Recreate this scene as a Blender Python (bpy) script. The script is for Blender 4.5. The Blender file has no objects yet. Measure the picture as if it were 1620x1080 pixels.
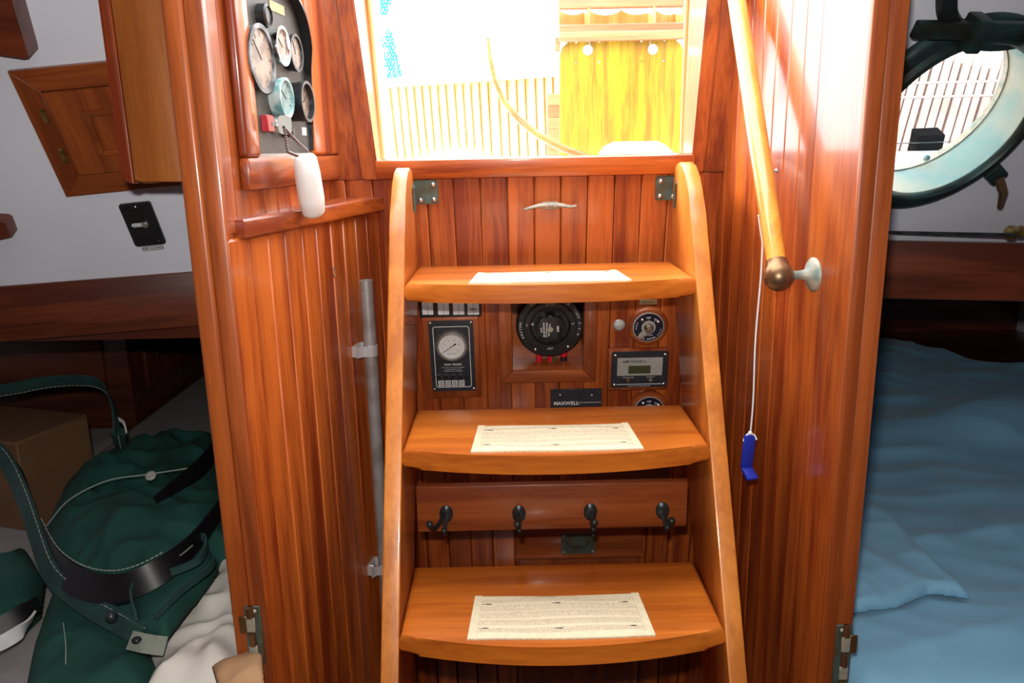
import bpy, bmesh, math, random
from mathutils import Vector, Matrix, noise

# ------------------------------------------------------------------ camera, sky, lights, exposure
EYE = 1.35                      # eye height over the cabin sole; everything below is laid out relative to the eye
F_PX, PITCH, ROLL = 1250.0, math.radians(13.7), math.radians(1.2)
sc = bpy.context.scene
COL = sc.collection
fwd = Vector((0, math.cos(PITCH), -math.sin(PITCH)))
up0 = Vector((0, math.sin(PITCH), math.cos(PITCH)))
rt0 = Vector((1, 0, 0))
cup = math.cos(ROLL) * up0 + math.sin(ROLL) * rt0
crt = math.cos(ROLL) * rt0 - math.sin(ROLL) * up0
cam_d = bpy.data.cameras.new('camera')
cam_d.sensor_width = 36.0
cam_d.lens = F_PX / 1620 * 36.0
cam_d.clip_start = 0.02
cam = bpy.data.objects.new('camera', cam_d)
COL.objects.link(cam)
cam.matrix_world = Matrix(((crt.x, cup.x, -fwd.x, 0), (crt.y, cup.y, -fwd.y, 0), (crt.z, cup.z, -fwd.z, EYE), (0, 0, 0, 1)))
sc.camera = cam

w = bpy.data.worlds.new('sky')
sc.world = w
w.use_nodes = True
bg = w.node_tree.nodes['Background']
bg.inputs[0].default_value = (0.93, 0.97, 1.0, 1)
bg.inputs[1].default_value = 8.0

def lamp(kind, name, loc, power, **kw):
    d = bpy.data.lights.new(name, kind)
    d.energy = power
    for k, v in kw.items():
        setattr(d, k, v)
    o = bpy.data.objects.new(name, d)
    COL.objects.link(o)
    o.location = loc
    return o
sun = lamp('SUN', 'sun', (0, 0, 4), 6.0, angle=math.radians(18), color=(1.0, 0.95, 0.86))
sun.rotation_euler = Vector((0.72, -0.34, -0.60)).to_track_quat('-Z', 'Y').to_euler()
flash = lamp('AREA', 'camera_flash', (-0.02, 0.0, EYE + 0.075), 10.5, shape='RECTANGLE', size=0.035, size_y=0.02, color=(1.0, 0.97, 0.93))
flash.rotation_euler = Vector((0, 0.972, -0.215)).to_track_quat('-Z', 'Y').to_euler()
portal = lamp('AREA', 'hatch_portal', (0.05, 1.22, EYE + 0.52), 1.0, shape='RECTANGLE', size=0.8, size_y=0.8)
portal.data.cycles.is_portal = True

sc.view_settings.view_transform = 'Standard'
sc.view_settings.look = 'None'
sc.view_settings.exposure = 0.0
sc.view_settings.gamma = 1.0
sc.view_settings.use_curve_mapping = False
try:
    sc.cycles.use_denoising = True
    sc.cycles.sample_clamp_indirect = 6.0
    sc.cycles.max_bounces = 8
except Exception:
    pass

# ------------------------------------------------------------------ geometry of views
def ray(px, py):
    return fwd + (px - 810) / F_PX * crt - (py - 540) / F_PX * cup
class Plane:
    def __init__(s, o, n):
        s.o, s.n = Vector(o), Vector(n).normalized()
    def hit(s, px, py):
        d = ray(px, py)
        return d * (s.o.dot(s.n) / d.dot(s.n))
    def shift(s, t):
        return Plane(s.o + s.n * t, s.n)
def PY(y): return Plane((0, y, 0), (0, -1, 0))
def PZ(z): return Plane((0, 0, z), (0, 0, 1))
def frame(o, x, n):
    x = Vector(x).normalized(); n = Vector(n).normalized()
    y = n.cross(x).normalized(); x = y.cross(n).normalized()
    return Matrix(((x.x, y.x, n.x, o[0]), (x.y, y.y, n.y, o[1]), (x.z, y.z, n.z, o[2]), (0, 0, 0, 1)))
def quad_frame(pl, tl, tr, bl):
    a, b, c = pl.hit(*tl), pl.hit(*tr), pl.hit(*bl)
    M = frame(a, b - a, pl.n)
    return M, (b - a).length, abs((M.inverted() @ c).y)

# ------------------------------------------------------------------ materials
MATS = {}
def nodes_of(name):
    m = bpy.data.materials.new(name); m.use_nodes = True
    nt = m.node_tree
    return m, nt, nt.nodes['Principled BSDF'], nt.nodes.new, nt.links.new
def setp(b, **kw):
    names = dict(rough='Roughness', metal='Metallic', coat='Coat Weight', coatr='Coat Roughness', spec='Specular IOR Level', trans='Transmission Weight', alpha='Alpha', sheen='Sheen Weight', ior='IOR')
    for k, v in kw.items():
        if names[k] in b.inputs:
            b.inputs[names[k]].default_value = v
def wood(name, dark, light, axis='z', fine=1.0, rough=0.38, coat=0.55, coatr=0.12, vary=0.22, wear=0.0):
    m, nt, b, N, L = nodes_of(name)
    tc = N('ShaderNodeTexCoord'); oi = N('ShaderNodeObjectInfo')
    add = N('ShaderNodeVectorMath'); add.operation = 'ADD'
    mul = N('ShaderNodeVectorMath'); mul.operation = 'SCALE'
    comb = N('ShaderNodeCombineXYZ')
    for i in range(3): L(oi.outputs['Random'], comb.inputs[i])
    L(comb.outputs[0], mul.inputs[0]); mul.inputs['Scale'].default_value = 7.3
    L(tc.outputs['Object'], add.inputs[0]); L(mul.outputs[0], add.inputs[1])
    mp = N('ShaderNodeMapping')
    s = {'x': (1.6, 26, 26), 'y': (26, 1.6, 26), 'z': (26, 26, 1.6)}[axis]
    mp.inputs['Scale'].default_value = tuple(v * fine for v in s)
    L(add.outputs[0], mp.inputs[0])
    n1 = N('ShaderNodeTexNoise'); n1.inputs['Scale'].default_value = 1.0; n1.inputs['Detail'].default_value = 4; n1.inputs['Distortion'].default_value = 0.6
    L(mp.outputs[0], n1.inputs['Vector'])
    n2 = N('ShaderNodeTexNoise'); n2.inputs['Scale'].default_value = 9.0; n2.inputs['Detail'].default_value = 3
    L(mp.outputs[0], n2.inputs['Vector'])
    mixf = N('ShaderNodeMath'); mixf.operation = 'MULTIPLY_ADD'
    L(n2.outputs[0], mixf.inputs[0]); mixf.inputs[1].default_value = 0.35
    L(n1.outputs[0], mixf.inputs[2])
    rp = N('ShaderNodeValToRGB')
    rp.color_ramp.elements[0].position = 0.54; rp.color_ramp.elements[0].color = (*dark, 1)
    rp.color_ramp.elements[1].position = 0.82; rp.color_ramp.elements[1].color = (*light, 1)
    L(mixf.outputs[0], rp.inputs[0])
    hsv = N('ShaderNodeHueSaturation')
    vm = N('ShaderNodeMath'); vm.operation = 'MULTIPLY_ADD'
    L(oi.outputs['Random'], vm.inputs[0]); vm.inputs[1].default_value = vary; vm.inputs[2].default_value = 1 - vary / 2
    L(vm.outputs[0], hsv.inputs['Value']); L(rp.outputs[0], hsv.inputs['Color'])
    out = hsv.outputs[0]
    if wear > 0:
        n3 = N('ShaderNodeTexNoise'); n3.inputs['Scale'].default_value = 2.2; n3.inputs['Detail'].default_value = 9; n3.inputs['Roughness'].default_value = 0.75
        L(mp.outputs[0], n3.inputs['Vector'])
        r3 = N('ShaderNodeValToRGB'); r3.color_ramp.elements[0].position = 0.66; r3.color_ramp.elements[1].position = 0.74
        r3.color_ramp.elements[1].color = (wear, wear, wear, 1)
        L(n3.outputs[0], r3.inputs[0])
        mx = N('ShaderNodeMixRGB'); mx.inputs[2].default_value = (0.75, 0.45, 0.16, 1)
        L(r3.outputs[0], mx.inputs[0]); L(out, mx.inputs[1]); out = mx.outputs[0]
    L(out, b.inputs['Base Color'])
    bp = N('ShaderNodeBump'); bp.inputs['Strength'].default_value = 0.12; bp.inputs['Distance'].default_value = 0.002
    L(n2.outputs[0], bp.inputs['Height']); L(bp.outputs[0], b.inputs['Normal'])
    setp(b, rough=rough, coat=coat, coatr=coatr)
    return m
def plain(name, col, rough=0.5, metal=0.0, noise_amt=0.0, nscale=40, col2=None, bump=0.0, **kw):
    m, nt, b, N, L = nodes_of(name)
    setp(b, rough=rough, metal=metal, **kw)
    if col2 is None:
        col2 = tuple(min(1, c * (1 - noise_amt)) for c in col)
    tc = N('ShaderNodeTexCoord')
    n = N('ShaderNodeTexNoise'); n.inputs['Scale'].default_value = nscale; n.inputs['Detail'].default_value = 5
    L(tc.outputs['Object'], n.inputs['Vector'])
    r = N('ShaderNodeValToRGB'); r.color_ramp.elements[0].position = 0.42; r.color_ramp.elements[1].position = 0.62
    r.color_ramp.elements[0].color = (*col, 1); r.color_ramp.elements[1].color = (*col2, 1)
    L(n.outputs[0], r.inputs[0]); L(r.outputs[0], b.inputs['Base Color'])
    if bump:
        bp = N('ShaderNodeBump'); bp.inputs['Strength'].default_value = bump; bp.inputs['Distance'].default_value = 0.003
        L(n.outputs[0], bp.inputs['Height']); L(bp.outputs[0], b.inputs['Normal'])
    return m
RD, RL = (0.20, 0.027, 0.0045), (0.49, 0.108, 0.014)
W_V = wood('mahogany_upright', RD, RL, 'z', wear=0.35)
W_V2 = wood('mahogany_upright_worn', RD, (0.50, 0.115, 0.016), 'z', wear=0.8)
W_VY = wood('mahogany_plank', RD, RL, 'y', wear=0.35)
W_V2Y = wood('mahogany_plank_worn', RD, (0.50, 0.115, 0.016), 'y', wear=0.8)
W_X = wood('mahogany_level', RD, RL, 'x', wear=0.25)
W_PANEL = wood('mahogany_panel', (0.20, 0.04, 0.009), (0.36, 0.085, 0.018), 'y', coat=0.35)
W_PANELX = wood('mahogany_panel_level', (0.20, 0.04, 0.009), (0.36, 0.085, 0.018), 'x', coat=0.35)
W_PANELZ = wood('mahogany_shadow', (0.20, 0.04, 0.009), (0.40, 0.09, 0.018), 'z', coat=0.35)
W_STR = wood('honey_teak_upright', (0.44, 0.125, 0.014), (0.66, 0.22, 0.03), 'z', fine=0.7, coat=0.45, coatr=0.12, vary=0.05, wear=0.15)
W_TRD = wood('honey_teak_level', (0.42, 0.095, 0.008), (0.70, 0.195, 0.019), 'x', fine=0.6, coat=0.45, coatr=0.12, vary=0.06, wear=0.15)
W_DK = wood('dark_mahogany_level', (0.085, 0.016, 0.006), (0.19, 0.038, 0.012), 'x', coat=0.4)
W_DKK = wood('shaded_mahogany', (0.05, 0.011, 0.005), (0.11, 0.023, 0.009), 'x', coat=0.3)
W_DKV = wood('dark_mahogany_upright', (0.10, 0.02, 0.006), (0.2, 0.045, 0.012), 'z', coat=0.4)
W_CAB = wood('cabinet_teak', (0.28, 0.075, 0.012), (0.40, 0.125, 0.022), 'z', coat=0.3, vary=0.04)
W_MID = wood('mahogany_mid', (0.26, 0.05, 0.009), (0.42, 0.095, 0.016), 'z', coat=0.35, vary=0.1)
W_RAIL = wood('rail_teak', (0.62, 0.24, 0.02), (0.85, 0.38, 0.05), 'z', coat=1.0, coatr=0.06, vary=0.0)
W_OUTV = wood('bleached_teak_upright', (0.55, 0.27, 0.06), (0.72, 0.42, 0.14), 'z', coat=0.3, vary=0.25)
W_OUTB = wood('oiled_teak_board', (0.28, 0.14, 0.005), (0.46, 0.34, 0.007), 'z', fine=1.6, coat=0.3, vary=0)
W_OUTX = wood('bleached_teak_level', (0.30, 0.12, 0.045), (0.5, 0.24, 0.10), 'x', coat=0.3, vary=0.1)
WHITE = plain('white_paint', (0.83, 0.85, 0.94), 0.45, noise_amt=0.04, nscale=6)
GEL = plain('white_gelcoat', (0.8, 0.8, 0.8), 0.3, noise_amt=0.03)
BLACK = plain('black_plastic', (0.015, 0.015, 0.017), 0.35, noise_amt=0.2)
SILHOUETTE = plain('matt_black', (0.008, 0.008, 0.008), 1.0, spec=0.0)  # backlit silhouette of the box outside the port, put into the colour
BLACKG = plain('black_gloss', (0.012, 0.012, 0.013), 0.12, noise_amt=0.2)
NAVY = plain('navy_enamel', (0.012, 0.016, 0.035), 0.35, noise_amt=0.2)
SLATE = plain('slate_plate', (0.028, 0.033, 0.042), 0.4, noise_amt=0.25, nscale=60)
PANELG = plain('grey_black_panel', (0.07, 0.065, 0.055), 0.5, noise_amt=0.35, nscale=30)
INK = plain('white_ink', (0.75, 0.75, 0.72), 0.6)
DIAL = plain('dial_face', (0.75, 0.75, 0.72), 0.5)
DIALD = plain('faded_dial_face', (0.34, 0.25, 0.19), 0.35, noise_amt=0.5, nscale=50)
INKB = plain('black_ink', (0.03, 0.03, 0.035), 0.6)
LABELW = plain('label_card', (0.66, 0.67, 0.66), 0.6, noise_amt=0.1)
LABELY = plain('brass_label', (0.50, 0.42, 0.20), 0.5, noise_amt=0.2)
SILVER = plain('brushed_plate', (0.40, 0.40, 0.36), 0.45, noise_amt=0.1)
LCD = plain('lcd_glass', (0.07, 0.07, 0.035), 0.2)
STEEL = plain('dull_steel', (0.42, 0.42, 0.41), 0.36, metal=0.55, col2=(0.30, 0.28, 0.26), nscale=25)
SCREW = plain('screw_steel', (0.7, 0.68, 0.64), 0.3, metal=1.0)
CLIPM = plain('clip_steel', (0.62, 0.61, 0.60), 0.3, metal=0.5)
CHROME = plain('chrome', (0.8, 0.8, 0.78), 0.12, metal=1.0)
BRONZE = plain('brown_bronze', (0.24, 0.13, 0.055), 0.38, metal=0.8, col2=(0.22, 0.13, 0.07), nscale=20)
VERD = plain('green_bronze', (0.09, 0.085, 0.055), 0.5, metal=0.4, col2=(0.09, 0.14, 0.12), nscale=45, bump=0.3)
PALEV = plain('pale_verdigris', (0.42, 0.38, 0.30), 0.55, metal=0.3, col2=(0.22, 0.28, 0.24), nscale=60, bump=0.2)
VERDL = plain('crusted_verdigris', (0.45, 0.55, 0.52), 0.7, col2=(0.12, 0.30, 0.32), nscale=60, bump=0.5)
IRON = plain('black_bronze', (0.028, 0.03, 0.032), 0.35, metal=0.5, col2=(0.05, 0.07, 0.07), nscale=50)
PORTB = plain('port_bronze', (0.018, 0.022, 0.018), 0.45, metal=0.4, col2=(0.02, 0.06, 0.06), nscale=18)
PORTL = plain('port_tube', (0.46, 0.45, 0.34), 0.6, col2=(0.20, 0.36, 0.35), nscale=7)
BRASS = plain('old_brass', (0.5, 0.36, 0.12), 0.3, metal=0.9, noise_amt=0.5, nscale=60)
RED = plain('red_cable', (0.65, 0.012, 0.03), 0.4)
GREENW = plain('green_wire', (0.02, 0.16, 0.05), 0.5)
REDB = plain('red_button', (0.45, 0.03, 0.04), 0.35)
BLUE = plain('blue_plastic', (0.012, 0.03, 0.36), 0.35)
FOAM = plain('white_float', (0.80, 0.76, 0.72), 0.6, noise_amt=0.05)
CORD = plain('white_cord', (0.75, 0.74, 0.74), 0.8)
CHAIN = plain('dark_chain', (0.16, 0.13, 0.12), 0.35, metal=0.8)
CARD = plain('cardboard', (0.16, 0.075, 0.032), 0.8, noise_amt=0.15, nscale=12)
CARDL = plain('kraft_paper', (0.36, 0.20, 0.095), 0.8, noise_amt=0.2, nscale=15)
GREEN = plain('green_canvas', (0.007, 0.070, 0.050), 0.85, noise_amt=0.3, nscale=9, bump=0.1)
GREEN2 = plain('green_webbing', (0.018, 0.066, 0.057), 0.8, noise_amt=0.3, nscale=30)
LEATH = plain('black_leather', (0.008, 0.007, 0.009), 0.4, noise_amt=0.3)
LINEN = plain('cream_cloth', (0.82, 0.76, 0.68), 0.9, noise_amt=0.18, nscale=5)
STRAPG = plain('grey_strap', (0.25, 0.27, 0.22), 0.8, noise_amt=0.2)
THREAD = plain('pale_thread', (0.35, 0.38, 0.34), 0.9)
TICK = plain('mattress_ticking', (0.30, 0.28, 0.27), 0.9, noise_amt=0.1, nscale=20)
SHEET = plain('blue_cotton', (0.25, 0.53, 0.74), 0.5, noise_amt=0.08, nscale=4, sheen=0.2)
NET = plain('teal_net', (0.0, 0.22, 0.20), 0.7)
PINK = plain('weathered_pink_board', (0.44, 0.33, 0.28), 0.7, noise_amt=0.25, nscale=12)
SOLE = wood('sole_teak', (0.12, 0.04, 0.01), (0.22, 0.08, 0.02), 'y')
def glass_mat():
    m, nt, b, N, L = nodes_of('clear_glass')
    setp(b, rough=0.02, trans=1.0, ior=1.02)
    b.inputs['Base Color'].default_value = (0.96, 0.98, 0.97, 1)
    return m
GLASS = glass_mat()
def mat_mat():
    m, nt, b, N, L = nodes_of('ribbed_mat')
    tc = N('ShaderNodeTexCoord')
    n = N('ShaderNodeTexNoise'); n.inputs['Scale'].default_value = 520; n.inputs['Detail'].default_value = 3
    mp = N('ShaderNodeMapping'); mp.inputs['Scale'].default_value = (1.0, 1.6, 1)
    L(tc.outputs['Object'], mp.inputs[0]); L(mp.outputs[0], n.inputs['Vector'])
    wv = N('ShaderNodeTexWave'); wv.bands_direction = 'Y'; wv.inputs['Scale'].default_value = 16.5; wv.inputs['Distortion'].default_value = 0.4
    L(tc.outputs['Object'], wv.inputs['Vector'])
    r = N('ShaderNodeValToRGB'); r.color_ramp.elements[0].color = (0.52, 0.43, 0.29, 1); r.color_ramp.elements[1].color = (0.84, 0.73, 0.50, 1)
    r.color_ramp.elements[0].position = 0.38; r.color_ramp.elements[1].position = 0.60
    L(n.outputs[0], r.inputs[0])
    r2 = N('ShaderNodeValToRGB'); r2.color_ramp.elements[0].position = 0.75; r2.color_ramp.elements[1].position = 0.95
    r2.color_ramp.elements[0].color = (0, 0, 0, 1); r2.color_ramp.elements[1].color = (0.8, 0.8, 0.8, 1)
    L(wv.outputs['Color'], r2.inputs[0])
    mx = N('ShaderNodeMixRGB'); mx.inputs[2].default_value = (0.85, 0.74, 0.50, 1)
    L(r2.outputs[0], mx.inputs[0]); L(r.outputs[0], mx.inputs[1]); L(mx.outputs[0], b.inputs['Base Color'])
    setp(b, rough=0.85)
    return m
MATW = mat_mat()
HEM = plain('cream_hem', (0.80, 0.70, 0.47), 0.85, noise_amt=0.08, nscale=80)
STAIN = plain('dark_stain', (0.05, 0.045, 0.04), 0.8)

# ------------------------------------------------------------------ builders
class MB:
    def __init__(s, smooth=False):
        s.bm = bmesh.new(); s.smooth = smooth
    def _add(s, verts, faces):
        vs = [s.bm.verts.new(v) for v in verts]
        fs = []
        for f in faces:
            try: fs.append(s.bm.faces.new([vs[i] for i in f]))
            except ValueError: pass
        return vs, fs
    def box(s, x0, x1, y0, y1, z0, z1, bev=0, seg=1, M=None):
        v = [Vector((x, y, z)) for z in (z0, z1) for y in (y0, y1) for x in (x0, x1)]
        if M: v = [M @ p for p in v]
        vs, fs = s._add(v, [(0, 2, 3, 1), (4, 5, 7, 6), (0, 1, 5, 4), (2, 6, 7, 3), (0, 4, 6, 2), (1, 3, 7, 5)])
        if bev:
            es = list({e for f in fs for e in f.edges})
            bmesh.ops.bevel(s.bm, geom=es, offset=bev, segments=seg, profile=0.5, affect='EDGES')
        return s
    def prism(s, poly, z0, z1, bev=0, seg=2, M=None):
        n = len(poly)
        v = [Vector((p[0], p[1], z0)) for p in poly] + [Vector((p[0], p[1], z1)) for p in poly]
        if M: v = [M @ p for p in v]
        vs, fs = s._add(v, [tuple(range(n))[::-1], tuple(range(n, 2 * n))] + [(i, (i + 1) % n, (i + 1) % n + n, i + n) for i in range(n)])
        if bev:
            es = list({e for f in fs[:2] for e in f.edges}) if bev > 0 else list(fs[1].edges)
            bmesh.ops.bevel(s.bm, geom=es, offset=abs(bev), segments=seg, profile=0.5, affect='EDGES')
        return s
    def lathe(s, prof, seg=32, M=None, close=False):
        rings = []
        for r, z in prof:
            if r < 1e-6:
                p = Vector((0, 0, z)); rings.append([s.bm.verts.new(M @ p if M else p)])
            else:
                ring = []
                for i in range(seg):
                    a = 2 * math.pi * i / seg
                    p = Vector((r * math.cos(a), r * math.sin(a), z))
                    ring.append(s.bm.verts.new(M @ p if M else p))
                rings.append(ring)
        for a, b in zip(rings, rings[1:]):
            for i in range(seg):
                j = (i + 1) % seg
                f = [a[i % len(a)], a[j % len(a)], b[j % len(b)], b[i % len(b)]]
                f = list(dict.fromkeys(f))
                if len(f) > 2:
                    try: s.bm.faces.new(f)
                    except ValueError: pass
        for ring in (rings[0], rings[-1]):
            if close and len(ring) > 2:
                try: s.bm.faces.new(ring)
                except ValueError: pass
        return s
    def tube(s, pts, r, seg=10, cap=True, flat=None):
        pts = [Vector(p) for p in pts]; rr = r if isinstance(r, (list, tuple)) else [r] * len(pts)
        rings = []; nrm = None
        for i, p in enumerate(pts):
            t = (pts[min(i + 1, len(pts) - 1)] - pts[max(i - 1, 0)]).normalized()
            if nrm is None:
                nrm = t.orthogonal().normalized() if flat is None else Vector(flat)
            nrm = (nrm - t * nrm.dot(t)).normalized()
            b = t.cross(nrm)
            ra, rb = (rr[i], rr[i]) if not isinstance(rr[i], tuple) else rr[i]
            rings.append([s.bm.verts.new(p + nrm * math.cos(2 * math.pi * k / seg) * ra + b * math.sin(2 * math.pi * k / seg) * rb) for k in range(seg)])
        for a, b in zip(rings, rings[1:]):
            for k in range(seg):
                s.bm.faces.new((a[k], a[(k + 1) % seg], b[(k + 1) % seg], b[k]))
        if cap:
            s.bm.faces.new(rings[0][::-1]); s.bm.faces.new(rings[-1])
        return s
    def ball(s, c, r, sub=2, sc_=(1, 1, 1)):
        bmesh.ops.create_icosphere(s.bm, subdivisions=sub, radius=r, matrix=Matrix.Translation(c) @ Matrix.Diagonal((*sc_, 1)))
        return s
    def sheet(s, grid, thick, n=None):
        """grid[j][i] of points -> closed thin slab, thick along -normal given"""
        n = Vector(n or (0, 0, 1)); R, Cn = len(grid), len(grid[0])
        T = [[s.bm.verts.new(p) for p in row] for row in grid]
        B = [[s.bm.verts.new(Vector(p) - n * thick) for p in row] for row in grid]
        for j in range(R - 1):
            for i in range(Cn - 1):
                s.bm.faces.new((T[j][i], T[j][i + 1], T[j + 1][i + 1], T[j + 1][i]))
                s.bm.faces.new((B[j][i], B[j + 1][i], B[j + 1][i + 1], B[j][i + 1]))
        for i in range(Cn - 1):
            s.bm.faces.new((T[0][i], B[0][i], B[0][i + 1], T[0][i + 1]))
            s.bm.faces.new((T[-1][i], T[-1][i + 1], B[-1][i + 1], B[-1][i]))
        for j in range(R - 1):
            s.bm.faces.new((T[j][0], T[j + 1][0], B[j + 1][0], B[j][0]))
            s.bm.faces.new((T[j][-1], B[j][-1], B[j + 1][-1], T[j + 1][-1]))
        return s
    def build(s, name, mat, parent=None, M=None, smooth=None, angle=40):
        bmesh.ops.recalc_face_normals(s.bm, faces=s.bm.faces)
        me = bpy.data.meshes.new(name)
        s.bm.to_mesh(me); s.bm.free()
        me.materials.append(mat)
        for p in me.polygons: p.use_smooth = True
        try: me.set_sharp_from_angle(angle=math.radians(angle))
        except Exception: pass
        o = bpy.data.objects.new(name, me); COL.objects.link(o)
        if parent: o.parent = parent
        if M is not None: o.matrix_local = M
        return o
def tag(o, label=None, cat=None, group=None, kind=None):
    if label: o['label'] = label
    if cat: o['category'] = cat
    if group: o['group'] = group
    if kind: o['kind'] = kind
    return o
def empty(name, M=None, label=None, cat=None, group=None, kind=None):
    o = bpy.data.objects.new(name, None); COL.objects.link(o)
    o.empty_display_size = 0.02
    if M is not None: o.matrix_world = M
    return tag(o, label, cat, group, kind)
def text(s_, size, x, y, z, parent, mat, rot=0, name='lettering', align='CENTER', bold=0.0):
    c = bpy.data.curves.new(name, 'FONT'); c.body = s_; c.size = size; c.align_x = align; c.align_y = 'CENTER'
    c.extrude = 0.00015; c.offset = bold; c.resolution_u = 2
    c.materials.append(mat)
    tmp = bpy.data.objects.new(name, c)
    me = bpy.data.meshes.new_from_object(tmp)
    bpy.data.objects.remove(tmp); bpy.data.curves.remove(c)
    o = bpy.data.objects.new(name, me); COL.objects.link(o); o.parent = parent
    o.matrix_local = Matrix.Translation((x, y, z)) @ Matrix.Rotation(rot, 4, 'Z')
    return o
def rrect(x0, x1, y0, y1, r, n=5):
    P = []
    for cx, cy, a0 in ((x1 - r, y1 - r, 0), (x0 + r, y1 - r, 90), (x0 + r, y0 + r, 180), (x1 - r, y0 + r, 270)):
        for k in range(n + 1):
            a = math.radians(a0 + 90 * k / n); P.append((cx + r * math.cos(a), cy + r * math.sin(a)))
    return P
def circ(r, n=32, cx=0, cy=0): return [(cx + r * math.cos(2 * math.pi * k / n), cy + r * math.sin(2 * math.pi * k / n)) for k in range(n)]
def Tm(x, y, z): return Matrix.Translation((x, y, z))
def screw(x, y, z, r, parent, mat=None, name='screw'):
    m = MB(); m.lathe([(r, 0), (r, r * 0.25), (r * 0.6, r * 0.6), (0, r * 0.7)], 12, Tm(x, y, z))
    a = random.random() * 3
    m.box(-r * 0.8, r * 0.8, -r * 0.09, r * 0.09, r * 0.55, r * 0.75, M=Tm(x, y, z) @ Matrix.Rotation(a, 4, 'Z'))
    return m.build(name, mat or SCREW, parent)
random.seed(4)

# ------------------------------------------------------------------ planes of the place
LEAN = 0.18
YB, ZB = 1.44, -0.06
def yb(z): return YB + LEAN * (ZB - z)
nB = Vector((0, -1, -LEAN)).normalized()
BW = Plane((0, YB, ZB), nB)                                 # bulkhead behind the ladder, leaning away at its foot
tL = Vector((0.119, 0.5, 0)).normalized(); nL = Vector((tL.y, -tL.x, 0)); LA = Vector((-0.349, 0.97, 0))
LW = Plane(LA, nL)                                          # lower left wall, facing right
tU = Vector((0.045, 0.49, 0)).normalized(); nU = Vector((tU.y, -tU.x, 0))
UW = Plane(LA, nU)                                          # upper left wall
tR = Vector((-0.046, 0.53, 0)).normalized(); nR = Vector((-tR.y, tR.x, 0)); RA = Vector((0.423, 0.97, 0))
RW = Plane(RA, nR)                                          # right wall, facing left
def lean_plane(lean, yaw, o):
    L, Y = math.radians(lean), math.radians(yaw)
    u = Vector((math.cos(Y), math.sin(Y), 0)); h = Vector((-math.sin(Y), math.cos(Y), 0))
    v = math.cos(L) * Vector((0, 0, 1)) - math.sin(L) * h
    return Plane(o, u.cross(v)), u, v
PORT_C = Vector((0.7099, 1.4023, 0.0677))
PP, pu, pv = lean_plane(33, 12, PORT_C)
RP = PP.shift(0.062)                                        # white panel on the right, leaning over the berth
LP, lu, lv = lean_plane(25, 5, Vector((-0.62, 1.5, -0.245)))  # white panel on the left
ZC = 0.52                                                   # underside of the deck
ZF = -EYE

# ------------------------------------------------------------------ shell
def struct(name, mb, mat, **k): return tag(mb.build(name, mat, **k), kind='structure')
struct('floor', MB().box(-2.2, 2.3, -1.6, 3.5, ZF - 0.04, ZF), SOLE)
struct('wall_front', MB().box(-2.2, 2.3, -1.64, -1.6, ZF, ZC), W_DKV)
struct('wall_hull_left', MB().box(-2.24, -2.2, -1.6, 3.5, ZF, ZC), WHITE)
struct('wall_hull_right', MB().box(2.3, 2.34, -1.6, 3.5, ZF, ZC), WHITE)
c = MB()
c.box(-2.2, 2.3, -1.6, 0.82, ZC, ZC + 0.04); c.box(-2.2, -0.40, 0.82, 1.5, ZC, ZC + 0.04); c.box(0.46, 2.3, 0.82, 1.45, ZC, ZC + 0.04)
struct('ceiling', c, WHITE)
# quarter berth enclosures, under the cockpit
for nm, x0, x1, zt in (('left', -2.2, -0.38, -0.345), ('right', 0.455, 2.3, -0.275)):
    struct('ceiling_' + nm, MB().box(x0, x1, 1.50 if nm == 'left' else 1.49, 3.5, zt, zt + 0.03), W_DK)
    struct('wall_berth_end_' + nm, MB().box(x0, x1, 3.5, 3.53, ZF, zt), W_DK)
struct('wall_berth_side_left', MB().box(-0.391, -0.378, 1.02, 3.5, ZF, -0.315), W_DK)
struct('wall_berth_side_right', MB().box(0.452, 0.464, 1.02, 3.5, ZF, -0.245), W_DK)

# white leaning panels (with a round hole on the right)
def plane_M(pl, u, o): return frame(o, u, pl.n)
ML = plane_M(LP, lu, Vector((-0.62, 1.5, -0.245)))
struct('wall_cabin_left', MB().box(-1.75, 0.225, -0.07, 0.9, -0.02, 0), WHITE, M=ML)
MR = frame(PORT_C + RP.n * 0.062 + PP.n * 0.0, pu, PP.n)
MR = frame(RP.o, pu, PP.n)
bm = MB(); hole = 0.137; NN = 64
outer_ = []
for k in range(NN):
    a = 2 * math.pi * (k + 0.5) / NN; cx, cy = math.cos(a), math.sin(a)
    X0, X1, Y0, Y1 = -0.255, 1.6, -0.33, 0.62
    t = min((X1 if cx > 0 else X0) / cx if abs(cx) > 1e-6 else 9, (Y1 if cy > 0 else Y0) / cy if abs(cy) > 1e-6 else 9)
    outer_.append((cx * t, cy * t))
fr = []
for z in (0, -0.02):
    A = [bm.bm.verts.new((hole * math.cos(2 * math.pi * (k + 0.5) / NN), hole * math.sin(2 * math.pi * (k + 0.5) / NN), z)) for k in range(NN)]
    B = [bm.bm.verts.new((x, y, z)) for x, y in outer_]
    for k in range(NN): bm.bm.faces.new((A[k], A[(k + 1) % NN], B[(k + 1) % NN], B[k]))
    fr.append((A, B))
for q in (0, 1):
    for k in range(NN): bm.bm.faces.new((fr[0][q][k], fr[0][q][(k + 1) % NN], fr[1][q][(k + 1) % NN], fr[1][q][k]))
struct('wall_cabin_right', bm, WHITE, M=MR)

# plank walls: every board its own object, v-joint between
def plank(name, mb_args, mat, parent, M=None, bev=0.0018):
    return MB().box(*mb_args, bev=bev).build(name, mat, parent, M)
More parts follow.
